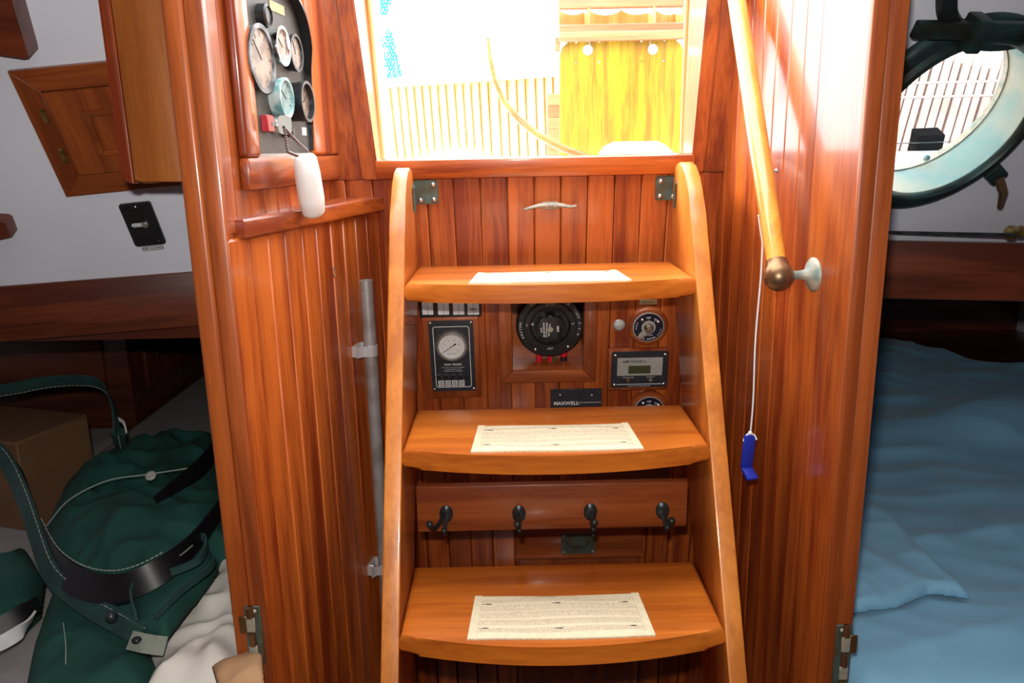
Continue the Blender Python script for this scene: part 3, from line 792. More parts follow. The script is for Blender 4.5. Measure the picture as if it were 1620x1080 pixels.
# amp hour meter
Mg, wg, hg = quad_frame(BW, (961, 549), (1057, 547), (964, 611))
e = empty('amp_hour_meter', Mg, 'grey amp-hours meter with small display in a wooden block', 'meter')
MB().box(0, wg, -hg, 0, 0, .020, bev=.004, seg=2).build('backing_block', W_PANEL, e)
Mi = Mg.inverted(); a, b = Mi @ BW.shift(.02).hit(968, 556), Mi @ BW.shift(.02).hit(1054, 610)
x0, x1, y0, y1 = a.x, b.x, b.y, a.y; W_, H_ = x1 - x0, y1 - y0
MB().prism(rrect(x0, x1, y0, y1, .003), .020, .024, bev=-.0006, seg=1).build('plate', SLATE, e)
MB().box(x0 + W_ * .10, x0 + W_ * .90, y0 + H_ * .34, y0 + H_ * .84, .024, .0246).build('face_plate', SILVER, e)
MB().prism(rrect(x0 + W_ * .30, x0 + W_ * .69, y0 + H_ * .40, y0 + H_ * .62, .0015), .0246, .0252).build('display', LCD, e)
text('AMP-HOURS-2', .0072, x0 + W_ * .40, y0 + H_ * .735, .0248, e, INKB, bold=.0001)
text('DISPLAY RANGE', .0030, x0 + W_ * .30, y0 + H_ * .285, .0242, e, INK); text('SENSITIVITY', .0030, x0 + W_ * .70, y0 + H_ * .29, .0242, e, INK)
text('SYSTEM STATE OF CHARGE MONITOR', .0026, x0 + W_ * .5, y0 + H_ * .035, .0242, e, INK)
MB().box(x0 + W_ * .1, x0 + W_ * .9, y0 + H_ * .085, y0 + H_ * .10, .024, .0245).build('outline', INK, e)
MB().lathe([(.0040, .024), (.0040, .028), (.003, .030), (0, .030)], 16, Tm(x0 + W_ * .30, y0 + H_ * .215, 0)).build('knob', BRASS, e)
MB().lathe([(.0036, .024), (.0036, .0265), (0, .0265)], 6, Tm(x0 + W_ * .70, y0 + H_ * .215, 0)).build('nut', STEEL, e)
for qx in (x0 + W_ * .06, x1 - W_ * .06):
    for qy in (y0 + H_ * .08, y1 - H_ * .09): screw(qx, qy, .024, .0032, e)
# dark plate below the second tread (its lower edge shows)
e = on_wall(BW, 993, 745, X_, 'cover_plate', 'dark cover plate with a screw, under the right of the second tread', 'plate')
a, b = loc(e, 929, 700), loc(e, 1056, 763); MB().box(a.x, b.x, b.y, a.y, 0, .006, bev=.001).build('plate', W_DK, e)
s_p = loc(e, 1050, 760); screw(s_p.x, s_p.y, .006, .003, e); s_p = loc(e, 934, 761); screw(s_p.x, s_p.y, .006, .003, e, IRON)
# locker door with flush latch
e = on_wall(BW, 914, 850, X_, 'bulkhead_locker', 'low locker door with a flush bronze ring latch behind the ladder', 'locker')
a, b = loc(e, 815, 820), loc(e, 1014, 868); zl = loc(e, 900, 1080).y
MB().box(a.x, b.x, b.y, a.y, 0, .016, bev=.003, seg=2).build('top_rail', W_PANELX, e)
MB().box(a.x - .002, b.x + .002, b.y - .006, b.y + .002, .004, .022, bev=.002, seg=2).build('moulding', W_PANELX, e)
MB().box(a.x + .008, b.x - .008, zl, b.y - .006, 0, .008, bev=.001).build('panel', W_PANEL, e)
a, b = loc(e, 887, 836), loc(e, 940, 866)
lt_ = MB(); lt_.prism(rrect(a.x, b.x, b.y, a.y, .002), .016, .019); o_ = lt_.build('latch_plate', VERD, e)
MB().tube([(a.x + .014 + .0, (a.y + b.y) / 2 + .003, .0195), (a.x + .020, (a.y + b.y) / 2 - .006, .021), ((a.x + b.x) / 2, (a.y + b.y) / 2 - .008, .0215), (b.x - .020, (a.y + b.y) / 2 - .006, .021), (b.x - .014, (a.y + b.y) / 2 + .003, .0195)], .0018, 8).build('ring_pull', IRON, o_)
for qx in (a.x + .005, b.x - .005):
    for qy in (a.y - .005, b.y + .005): screw(qx, qy, .019, .0028, o_, PALEV)

# ------------------------------------------------------------------ instrument panel on the upper left wall
MU = frame(LA, tU, nU)
def lu_(px, py, z=0.0): return MU.inverted() @ UW.shift(z).hit(px, py)
e = empty('instrument_panel', MU, 'engine instrument panel set in a wooden frame, six round gauges', 'instrument panel')
fx0, fx1 = 0.062, lu_(528, 270).x
zb0, zb1 = lu_(450, 293).y, lu_(450, 247).y
cxv = lu_(496, 150, .018).x; st1 = 0.045; st2 = fx1 - cxv
ftop = ZC - 0.05
z_f = 0.014
MB().box(fx0, fx1, zb0, zb1, 0, z_f, bev=.005, seg=2).build('bottom_rail', W_X, e)
MB().box(fx0, fx0 + st1, zb1, ftop, 0, z_f, bev=.005, seg=3).build('side_rail', W_V2Y, e)
MB().box(fx1 - st2, fx1, zb1, ftop, 0, z_f, bev=.005, seg=3).build('side_rail', W_V2Y, e)
MB().box(fx0, fx1, ftop - .02, ftop + .03, 0, z_f + .002, bev=.004, seg=2).build('top_rail', W_X, e)
px0, px1 = fx0 + st1, fx1 - st2
MB().box(px0, px1, zb1, ftop - .02, 0, .006).build('fascia', PANELG, e)
# black visor around the top right
vis = MB()
vpts = []; zcv = lu_(496, 78, .018).y
for k in range(9):
    a = math.radians(90 * k / 8); vpts.append((cxv - .07 + .07 * math.cos(a), zcv + .07 * math.sin(a)))
path = [(cxv, zb1 + .01), (cxv, zcv - .03)] + vpts + [(px0 + .03, zcv + .085)]
R1 = [Vector((p[0], p[1], .006)) for p in path]
dz = [0.006, .012] + [.016] * 9 + [.016]
g = [[(p[0], p[1], .004) for p in path], [(p[0], p[1], .006 + d) for p, d in zip(path, dz)]]
T_ = MB()
A = [T_.bm.verts.new(v) for v in g[0]]; B = [T_.bm.verts.new(v) for v in g[1]]
A2 = [T_.bm.verts.new((v[0] - .003, v[1] - .003, v[2])) for v in g[0]]; B2 = [T_.bm.verts.new((v[0] - .003, v[1] - .003, v[2])) for v in g[1]]
for k in range(len(A) - 1):
    for q1, q2 in ((A, B), (B, B2), (B2, A2)): T_.bm.faces.new((q1[k], q1[k + 1], q2[k + 1], q2[k]))
T_.build('visor', BLACKG, e, angle=60)
def gauge(px, py, R_, h, bez, face, lab=None, deep=0.003):
    p = lu_(px, py, .006 + h * .7)
    M = Tm(p.x, p.y, .006)
    g_ = MB().lathe([(R_ * .93, 0), (R_ * .95, h * .5), (R_, h * .8), (R_, h), (R_ * .86, h), (R_ * .84, h - deep)], 40, M).build('gauge', bez, e)
    MB().lathe([(R_ * .85, 0), (R_ * .85, h - deep), (0, h - deep)], 36, M).build('dial', face, g_)
    nd = MB(); nd.box(-.002, R_ * .7, -.0006, .0006, h - deep, h - deep + .0006, M=M @ Matrix.Rotation(random.uniform(.5, 2.6), 4, 'Z'))
    for k in range(9): nd.box(R_ * .62, R_ * .76, -.0004, .0004, h - deep, h - deep + .0004, M=M @ Matrix.Rotation(math.radians(-30 + 30 * k), 4, 'Z'))
    nd.build('needle', INKB, g_)
    if lab: g_['label'] = lab
    return g_
gauge(413, 93, .044, .011, plain('worn_black_bezel', (.03, .03, .035), .4, col2=(.22, .23, .24), nscale=45), DIALD, 'large gauge with worn black bezel')
gauge(444, 73, .0265, .016, CHROME, DIALD, 'gauge with chrome bezel')
gauge(466, 84, .0265, .014, BLACK, DIALD, 'gauge with black bezel and reddish dial')
gauge(449, 155, .0275, .018, VERDL, plain('teal_dial', (.25, .38, .36), .5, noise_amt=.4), 'gauge with crusted blue-green bezel')
gauge(480, 161, .0295, .026, BLACK, DIALD, 'gauge in a deep black sleeve', deep=.008)
p = lu_(417, 25, .012); MB().lathe([(.0155, 0), (.0155, .012), (.012, .014), (.012, .012), (0, .012)], 28, Tm(p.x, p.y, .006)).build('buzzer', BLACK, e)
p = lu_(432, 14); MB().box(p.x - .03, p.x + .025, p.y - .006, p.y + .007, .006, .0072).build('maker_label', LABELY, e)
p = lu_(415, 196); MB().box(p.x - .020, p.x + .002, p.y - .011, p.y + .011, .006, .016, bev=.001).build('red_button', REDB, e)
p = lu_(474, 208); MB().box(p.x - .008, p.x + .011, p.y - .006, p.y + .006, .006, .0072).build('small_label', LABELW, e)
p = lu_(434, 198, .008); MB().lathe([(.0115, 0), (.0115, .006), (.009, .013), (.006, .013), (.006, .011), (0, .011)], 24, Tm(p.x, p.y, .006)).build('key_switch', STEEL, e)
p_b = lu_(463, 209, .02); MB().lathe([(.007, 0), (.007, .010), (.006, .016), (0, .017)], 20, Tm(p_b.x, p_b.y, .006)).build('push_button', BLACK, e)
MB().box(px0, px1, zb1, zb1 + .004, .006, .009).build('lower_edge', STEEL, e)
# ignition key, chain, float
kp_ = lu_(447, 197, .03)
key = empty('key_float', MU @ Tm(kp_.x, kp_.y, .03), 'white foam key float hanging from the ignition key by a bead chain', 'key float')
MB().prism(rrect(-.006, .012, -.013, .012, .006), -.001, .001, bev=.0004, seg=1, M=Matrix.Rotation(math.radians(-62), 4, 'Y')).build('key', SILVER, key)
MB().box(-.02, -.008, -.0025, .0025, -.008, -.006).build('key_blade', STEEL, key)
Ki = key.matrix_world.inverted()
FPL = UW.shift(.052)
def kf(px, py): return Ki @ FPL.hit(px, py)
ft, fb = kf(482, 246), kf(497, 342)
chn = MB()
ch1 = [kf(449, 201), kf(452, 214), kf(453, 228), kf(455, 240), kf(470, 246)]
ch2 = [kf(449, 201), kf(462, 216), kf(475, 229), kf(486, 238), kf(489, 250)]
for ch in (ch1, ch2):
    L_ = [0]
    for a, b in zip(ch, ch[1:]): L_.append(L_[-1] + (b - a).length)
    n = int(L_[-1] / .0033)
    for k in range(n + 1):
        s_ = L_[-1] * k / n
        for i in range(len(ch) - 1):
            if L_[i] <= s_ <= L_[i + 1] + 1e-9:
                chn.ball(ch[i].lerp(ch[i + 1], (s_ - L_[i]) / max(1e-9, L_[i + 1] - L_[i])), .0023, 1); break
tag(chn.build('bead_chain', CHAIN, key), kind='stuff')
ax = (fb - ft)
fl = MB(); fl.tube([ft - ax * .02, ft, ft + ax * .04, ft + ax * .3, ft + ax * .7, ft + ax * .93, ft + ax * .99, ft + ax * 1.02], [(.008, .006), (.016, .012), (.0195, .015), (.0215, .0175), (.0218, .018), (.019, .016), (.013, .012), (.004, .004)], 24, flat=(1, 0, 0))
fl.build('float', FOAM, key, angle=70)

# ------------------------------------------------------------------ things on the side walls
# steel tube in its clips
def lwp(px, py, off): return LW.shift(off).hit(px, py)
tp = lwp(579, 443, .026)
tb = Vector((tp.x, tp.y, -1.0))
tube = empty('steel_tube', Tm(tp.x, tp.y, -1.0), 'dull steel tube standing in clips beside the ladder left side', 'tube')
MB().lathe([(.0110, 0), (.0110, tp.z + 1.0), (.0080, tp.z + 1.0), (.0080, tp.z + .96)], 28, close=False).build('pipe', STEEL, tube)
for k, (pz, lab) in enumerate(((lwp(584, 555, .026).z, 'upper bright steel clip holding the tube to the planks'), (lwp(600, 908, .026).z, 'lower steel tube clip, mostly hidden by the ladder'))):
    M = frame(Vector((tp.x, tp.y, pz)) - nL * .026, tL, nL)
    ce = empty('tube_clip', M, lab, 'clip', 'tube clips')
    m = MB(); out = []
    for q_ in range(13):
        a = math.radians(-20 + 220 * q_ / 12); out.append((.0125 * math.cos(a), .026 + .0125 * math.sin(a)))
    P_ = [(.020, .006), (.022, .016)] + [(.016, .014)] + out + [(-.016, .014), (-.026, .010)]
    P_ = [(.030, .010), (.026, .018), (.0165, .0165)] + out[1:-1] + [(-.0165, .0165), (-.026, .012)]
    n = len(P_)
    V = []
    for yy in (-.009, .009):
        V += [(p[0], yy, p[1]) for p in P_]
    for yy in (-.009, .009):
        V += [(p[0] * .9, yy, .026 + (p[1] - .026) * .88) for p in P_]
    m._add(V, [(i, i + 1, i + 1 + n, i + n) for i in range(n - 1)] + [(i + 2 * n, i + 3 * n, i + 1 + 3 * n, i + 1 + 2 * n) for i in range(n - 1)] + [(i, i + 2 * n, i + 1 + 2 * n, i + 1) for i in range(n - 1)] + [(i + n, i + 1 + n, i + 1 + 3 * n, i + 3 * n) for i in range(n - 1)])
    m.box(-.017, .017, -.009, .009, 0, .002); m.box(-.0185, -.0165, -.009, .009, 0, .017); m.box(.0165, .0185, -.009, .009, 0, .017)
    m.build('spring_clip', CLIPM, ce, angle=50)
    m = MB().lathe([(.003, 0), (.003, .004), (0, .005)], 10, Tm(-.0, 0, .002)).build('screw', SCREW, ce)
# dowel hole in the left wall
p = LW.hit(529, 430); hp = frame(p, tL, nL)
tag(MB().lathe([(.0045, -.004), (.0050, .0006), (.0038, .0004), (.0035, -.0035), (0, -.0035)], 16, Matrix.Diagonal((1, 1.6, 1, 1))).build('screw_hole', plain('hole_wood', (.20, .12, .08), .9), None, hp), 'small empty oval screw hole in the left plank wall', 'hole')
# handrail
Y0 = 1.057
ball = PY(Y0).hit(1232, 437); topr = PY(1.33).hit(1166, 0)
flc = RW.hit(1291, 435)
hrE = empty('grab_rail', Tm(*ball), 'varnished round wooden grab rail with bronze ball end', 'handrail')
ih = hrE.matrix_world.inverted()
dirr = (topr - ball).normalized()
topr = ball + dirr * .60
poly = [ball + dirr * .014] + [ball + dirr * (.6 * k / 8) for k in range(1, 9)]
MB().tube([ih @ p for p in poly], [.0130, .0140, .0142, .0143, .0143, .0143, .0143, .014, .0138], 28, flat=(1, 0, 0)).build('pole', W_RAIL, hrE)
m = MB(); m.lathe([(.0, -.0205), (.008, -.019), (.0145, -.0145), (.019, -.008), (.0205, 0), (.019, .008), (.0155, .0135), (.0145, .020), (.0143, .023), (0, .023)], 36, Matrix.Translation((0, 0, 0)) @ dirr.to_track_quat('Z', 'Y').to_matrix().to_4x4()).build('ball_end', BRONZE, hrE, angle=60)
Mf = frame(RW.hit(1289, 434), -tR, nR)
gap = (Mf.inverted() @ ball)
fm = ih @ Mf
m = MB(); m.lathe([(.0235, 0), (.0235, .003), (.020, .006), (.013, .009), (.0075, .014), (.006, .022), (.0056, gap.z - .012)], 32, fm)
m.tube([fm @ Vector((0, 0, gap.z * .4)), fm @ Vector((gap.x * .6, gap.y * .6, gap.z * .75)), ih @ ball], .0056, 12)
m.build('wall_flange', PALEV, hrE, angle=60)
for yy in (-.016, .016): screw(0, 0, 0, .0030, hrE).matrix_local = fm @ Tm(0, yy, .005)
# upper mount
Mt = frame(Vector((RW.hit(1289, 434).x - 0.02, topr.y - .05, topr.z - .06)), -tR, nR)
# cord and blue tag
hc = PY(1.125).hit(1207, 372); hb = PY(1.125).hit(1187, 684)
hk = empty('cord_tag', Tm(*hb), 'blue plastic tag hanging on a thin white cord from the grab rail', 'tag')
ihk = hk.matrix_world.inverted()
cp = []
for k in range(25):
    t = k / 24; q_ = hc.lerp(hb, t); q_ = q_ + Vector((.0012 * math.sin(9 * t), .001 * math.sin(7 * t), 0)); cp.append(ihk @ q_)
up_ = ih @ hc
# cord loops over the pole
tpole = (hc - ball).dot(dirr)
pc = ball + dirr * (tpole + .01)
loop = [ihk @ (pc + Vector((-.004, .016, .012))), ihk @ (pc + Vector((-.012, .0145, .004)))]
MB().tube(loop + cp[1:], .0013, 8).build('cord', CORD, hk)
kn = MB(); kn.ball((0, 0, -.0008), .0035, 2); kn.tube([(0, 0, 0), (-.008, 0, -.006), (-.010, -.002, -.013)], .0014, 8); kn.tube([(0, 0, 0), (.007, 0, -.005), (.0095, -.002, -.011)], .0014, 8); kn.build('knot', CORD, hk)
TG = Matrix.Rotation(math.radians(20), 4, 'Z') @ Matrix.Rotation(math.radians(4), 4, 'Y')
m = MB(); m.box(-.0095, .0095, -.0035, .0035, -.056, -.004, bev=.002, seg=2, M=TG); m.build('tag_body', BLUE, hk)
m = MB(); m.box(-.0095, .0095, -.022, 0, -.003, .003, bev=.0015, seg=2, M=TG @ Tm(0, 0, -.056) @ Matrix.Rotation(math.radians(35), 4, 'X')); m.build('tag_lip', BLUE, hk)
# small hook screw
e = empty('screw_eye', frame(RW.hit(1228, 270), -tR, nR), 'tiny steel screw eye on the right plank wall behind the rail', 'screw eye')
MB().tube([(0, 0, 0), (0, 0, .005), (-.003, .002, .008), (0, .005, .010), (.003, .002, .008)], .0011, 8).build('eye', STEEL, e)
MB().lathe([(.0035, 0), (.003, .0015), (0, .002)], 12).build('washer', STEEL, e)
# hinges on the end posts
def hinge(side, px, py, label, hgt=.088):
    P_ = PY(LA.y - .0045).hit(px, py)
    e = empty('hinge', Tm(*P_), label, 'hinge', 'old bronze hinges on the posts')
    s = -1 if side == 'l' else 1
    MB().box(-.011, .011, -.002, .001, -hgt / 2, hgt / 2, bev=.0006).build('leaf', VERD, e)
    for k, (za, zb) in enumerate(((.33, .5), (-.16, .04), (-.5, -.42))):
        MB().tube([(s * .002, -.004, za * hgt), (s * .002, -.004, zb * hgt)], .005, 12).build('knuckle', BRONZE, e)
    for za, zb in ((.06, .31), (-.40, -.18)):
        MB().box(-.006 + s * .003, .006 + s * .003, -.004, 0, za * hgt, zb * hgt, bev=.0008).build('pin_block', PALEV, e)
    MB().box(s * .006, s * .019, -.003, .0, .03 * hgt, .33 * hgt, bev=.0008).build('wing', BRONZE, e)
    screw(0, 0, 0, .0028, e, PALEV).matrix_local = Tm(-s * .004, -.002, .42 * hgt) @ Matrix.Rotation(math.pi / 2, 4, 'X')
    return e
hinge('l', 403, 1003, 'corroded bronze hinge low on the left post')
hinge('r', 1332, 1035, 'corroded bronze hinge low on the right post', .095)

# ------------------------------------------------------------------ left cabin
# hanging cabinet with rounded lower corner
CZ = PY(1.10).hit(240, 290).z; CX0 = PY(1.10).hit(191, 270).x
MC = Tm(CX0, 1.10, CZ)
cab = empty('hanging_cabinet', MC, 'varnished hanging cabinet with rounded lower corner above the left berth', 'cabinet')
cw = -0.396 - CX0; ch_ = ZC - CZ - .001
def cabpoly(x0, x1, r):
    P_ = [(x1, 0), (x1, ch_), (x0, ch_)]
    for k in range(7):
        a = math.radians(180 + 90 * k / 6); P_.append((x0 + r + r * math.cos(a), r + r * math.sin(a)))
    return P_
RX = Matrix(((1, 0, 0, 0), (0, 0, 1, 0), (0, 1, 0, 0), (0, 0, 0, 1)))    # local (x,z,depth)
def cab_depth(z): # wall plane Y at height
    n = LP.n; return LP.o.y + (-(z - LP.o.z) * n.z) / n.y
dmin = cab_depth(ZC) - 1.10
def slab_to_wall(m, poly, y0):
    n = len(poly); V = [(p[0], y0, p[1]) for p in poly]
    V += [(p[0], (LP.o.y - ((p[1] + CZ) - LP.o.z) * LP.n.z / LP.n.y - ((p[0] + CX0) - LP.o.x) * LP.n.x / LP.n.y) - 1.10 - .021, p[1]) for p in poly]
    m._add(V, [tuple(range(n)), tuple(range(2 * n - 1, n - 1, -1))] + [(i, (i + 1) % n, (i + 1) % n + n, i + n) for i in range(n)])
m = MB(); slab_to_wall(m, cabpoly(.002, cw, .022), .018); m.build('carcass', W_CAB, cab)
m = MB(); m.prism(cabpoly(.0165, cw - .035, .004)[:3] + [(.0165, .004), (.024, .003)], 0.0, .017, bev=.002, seg=2, M=RX); m.build('door', W_CAB, cab)
m = MB(); m.prism([(p[0], p[1]) for p in cabpoly(0, .0155, .0153)], .0, .018, bev=.0015, seg=2, M=RX); m.build('edge_strip', W_V, cab)
m = MB(); m.prism([(cw - .034, .002), (cw, .002), (cw, ch_), (cw - .034, ch_)], 0, .018, bev=.004, seg=2, M=RX); m.build('stile', W_CAB, cab)
# access hatch in the white panel
LP2 = LP
Mh, _, hh_ = quad_frame(LP2, (15, 110), (165, 95.5), (104, 308))
hat = empty('locker_hatch', Mh, 'square mahogany hatch with hinged raised-panel door in the left white panel', 'hatch')
WH = .27; HH = hh_; fwh = .036
for poly in ([(0, 0), (WH, 0), (WH - fwh, -fwh), (fwh, -fwh)], [(0, -HH), (fwh, -HH + fwh), (WH - fwh, -HH + fwh), (WH, -HH)], [(0, 0), (fwh, -fwh), (fwh, -HH + fwh), (0, -HH)], [(WH, 0), (WH, -HH), (WH - fwh, -HH + fwh), (WH - fwh, -fwh)]):
    MB().prism(poly, .0005, .010, bev=-.001, seg=1).build('frame_rail', W_PANELX if abs(poly[0][1] - poly[1][1]) < .01 or poly[0][1] < -.01 and abs(poly[0][1] - poly[-1][1]) < .001 else W_PANEL, hat)
dr = MB().box(fwh + .0015, WH - fwh - .0015, -HH + fwh + .0015, -fwh - .0015, .0005, .012, bev=.001).build('door', W_PANEL, hat)
ix0, ix1, iy0, iy1 = WH * .36, WH * .64, -HH * .64, -HH * .37
O = [(ix0 - .010, iy0 - .010), (ix1 + .010, iy0 - .010), (ix1 + .010, iy1 + .010), (ix0 - .010, iy1 + .010)]; I = [(ix0, iy0), (ix1, iy0), (ix1, iy1), (ix0, iy1)]
m = MB()
for k in range(4): m.prism([O[k], O[(k + 1) % 4], I[(k + 1) % 4], I[k]], .012, .018, bev=-.002, seg=2)
m.build('raised_moulding', W_PANELX, dr)
for (px, py) in ((72, 183), (101, 245)):
    p = Mh.inverted() @ LP.shift(.012).hit(px, py)
    m = MB(); m.tube([(p.x, p.y + .013, .014), (p.x, p.y + .011, .0145), (p.x, p.y - .011, .0145), (p.x, p.y - .013, .014)], [.002, .0042, .0042, .002], 12); m.build('hinge', BRASS, dr)
# AIR COND plate
Ma, wa, ha = quad_frame(LP, (188, 322), (238, 317), (215, 388))
e = empty('control_plate', Ma, 'black air conditioning control plate below the hatch', 'control plate')
MB().prism(rrect(0, wa, -ha, 0, .004), .0005, .006, bev=-.0008, seg=1).build('plate', BLACK, e)
outline(.003, wa - .003, -ha + .003, -.003, .003, .0006, .0061, SLATE, e)
tb_ = MB(); tb_.tube([(wa * .24, -ha * .45, .012), (wa * .30, -ha * .45, .013), (wa * .55, -ha * .45, .013)], [.003, .0042, .0038], 12); tb_.build('toggle', LABELW, e)
MB().lathe([(.006, 0), (.006, .004), (.004, .006), (0, .006)], 14, Tm(wa * .60, -ha * .49, .006)).build('toggle_nut', STEEL, e)
screw(wa * .5, -ha * .08, .006, .0022, e); screw(wa * .80, -ha * .92, .006, .0022, e, IRON)
text('MANUAL', .0045, wa * .30, -ha * .20, .0062, e, SLATE); text('OFF AUTO', .0045, wa * .68, -ha * .20, .0062, e, SLATE); text('COOL HEAT', .0050, wa * .5, -ha * .70, .0062, e, SLATE)
lb_ = e.matrix_world.inverted() @ LP.hit(242, 392)
lab_e = empty('label_sticker', e.matrix_world @ Tm(lb_.x, lb_.y, .0005), 'small AIR COND label stuck under the black control plate', 'label')
MB().box(-.0195, .0195, -.0045, .0045, 0, .0004).build('sticker', LABELW, lab_e); text('AIR COND', .0080, 0, 0, .0005, lab_e, INKB)
outline(-.0195, .0195, -.0045, .0045, .0006, .0004, .0004, INKB, lab_e)
# brown rail below the left panel
VL = Plane((-0.62, 1.485, -.3), (0.07, -1, 0))
Mq, wq, hq = quad_frame(VL, (-60, 457), (330, 427), (-60, 545))
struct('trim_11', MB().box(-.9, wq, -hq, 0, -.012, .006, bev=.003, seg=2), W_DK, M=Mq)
# overhead block and small fiddle on the white panel
def prism_on(pl, poly_px, z0, z1, name, mat, bev=-.003):
    o = pl.hit(*poly_px[0]); M = frame(o, lu, pl.n); Mi = M.inverted()
    P_ = [(Mi @ pl.hit(*p)) for p in poly_px]
    return MB().prism([(p.x, p.y) for p in P_], z0, z1, bev=bev, seg=2).build(name, mat, None, M)
tag(prism_on(LP.shift(.0), [(-80, -60), (24, -60), (60, 70), (61, 77), (55, 78), (-80, 58)], .0006, .045, 'overhead_block', W_DK), 'dark wooden corner block at the upper left of the white panel', 'wood block')
tag(prism_on(LP, [(-60, 333), (14, 338), (20, 341), (28, 362), (-60, 382)], .0006, .03, 'fiddle_end', W_DK), 'small rounded end of a wooden fiddle at the left edge', 'fiddle')
# berth furniture
ZBERTH = -0.76
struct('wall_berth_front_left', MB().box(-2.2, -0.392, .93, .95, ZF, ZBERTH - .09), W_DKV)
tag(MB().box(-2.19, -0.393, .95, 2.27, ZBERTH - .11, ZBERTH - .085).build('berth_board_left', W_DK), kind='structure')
struct('wall_berth_front_right', MB().box(0.466, 2.3, .93, .95, ZF, ZBERTH - .09), W_DKV)
def cushion(x0, x1, y0, y1, z0, z1, mat, name, r=.03):
    return MB().box(x0, x1, y0, y1, z0, z1, bev=r, seg=4).build(name, mat, angle=60)
tag(cushion(-1.12, -.395, .96, 3.45, ZBERTH - .085, ZBERTH + .0, TICK, 'mattress'), 'pale grey bare mattress running back under the deck on the left', 'mattress')
tag(cushion(-2.15, -1.125, .96, 2.22, ZBERTH - .085, ZBERTH - .01, TICK, 'seat_cushion'), 'grey cushion at the left edge under the green bag', 'cushion')
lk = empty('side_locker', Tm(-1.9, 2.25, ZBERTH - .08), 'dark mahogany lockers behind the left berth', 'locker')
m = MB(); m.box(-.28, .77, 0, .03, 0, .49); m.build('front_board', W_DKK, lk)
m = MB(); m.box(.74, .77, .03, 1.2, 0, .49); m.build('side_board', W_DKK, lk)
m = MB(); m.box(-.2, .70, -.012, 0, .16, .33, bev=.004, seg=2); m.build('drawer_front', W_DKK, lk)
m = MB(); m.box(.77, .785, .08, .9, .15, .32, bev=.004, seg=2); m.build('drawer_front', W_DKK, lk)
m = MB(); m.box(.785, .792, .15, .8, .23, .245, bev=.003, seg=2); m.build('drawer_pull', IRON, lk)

# cardboard box
def bp_(px, py, z): return PZ(z).hit(px, py)
zt = ZBERTH + .20
bn, bf = bp_(25, 700, zt), bp_(138, 655, zt)
ln = (bf - bn).length
bx = empty('cardboard_box', Matrix.Translation((bn.x, bn.y, ZBERTH)) @ Matrix.Rotation(math.atan2((bf - bn).y, (bf - bn).x), 4, 'Z'), 'brown cardboard box beside the open green bag on the left berth', 'box')
m = MB(); m.box(0, ln, 0, .40, 0, .198, bev=.003, seg=1); m.build('carton', CARD, bx)
for y0_, y1_ in ((.002, .198), (.202, .398)): MB().box(.002, ln - .002, y0_, y1_, .198, .2004).build('flap', CARD, bx)

# cloth helpers: a draped heap over a real area of the berth
def fold(x, y, seed, k=1.0):
    v = noise.noise(Vector((x * 7 * k + seed, y * 3.5 * k, seed * 1.7)))
    w_ = noise.noise(Vector((x * 16 * k + 3.3 * seed, y * 7 * k + x * 6, seed)))
    r1 = 1 - abs(noise.noise(Vector((x * 9 * k + y * 5 + seed * 2, y * 8 * k - x * 4, seed + 9)))) * 2
    return 0.5 * v + 0.22 * w_ + 0.35 * r1
def inside(p, poly):
    c = False; n = len(poly); j = n - 1
    for i in range(n):
        a, b = poly[i], poly[j]
        if (a[1] > p[1]) != (b[1] > p[1]) and p[0] < (b[0] - a[0]) * (p[1] - a[1]) / (b[1] - a[1]) + a[0]: c = not c
        j = i
    return c
def edged(p, poly):
    d = 9
    for i in range(len(poly)):
        a, b = Vector(poly[i]), Vector(poly[(i + 1) % len(poly)]); ab = b - a; t = max(0, min(1, (Vector(p) - a).dot(ab) / max(ab.length_squared, 1e-12)))
        d = min(d, (Vector(p) - a - ab * t).length)
    return d
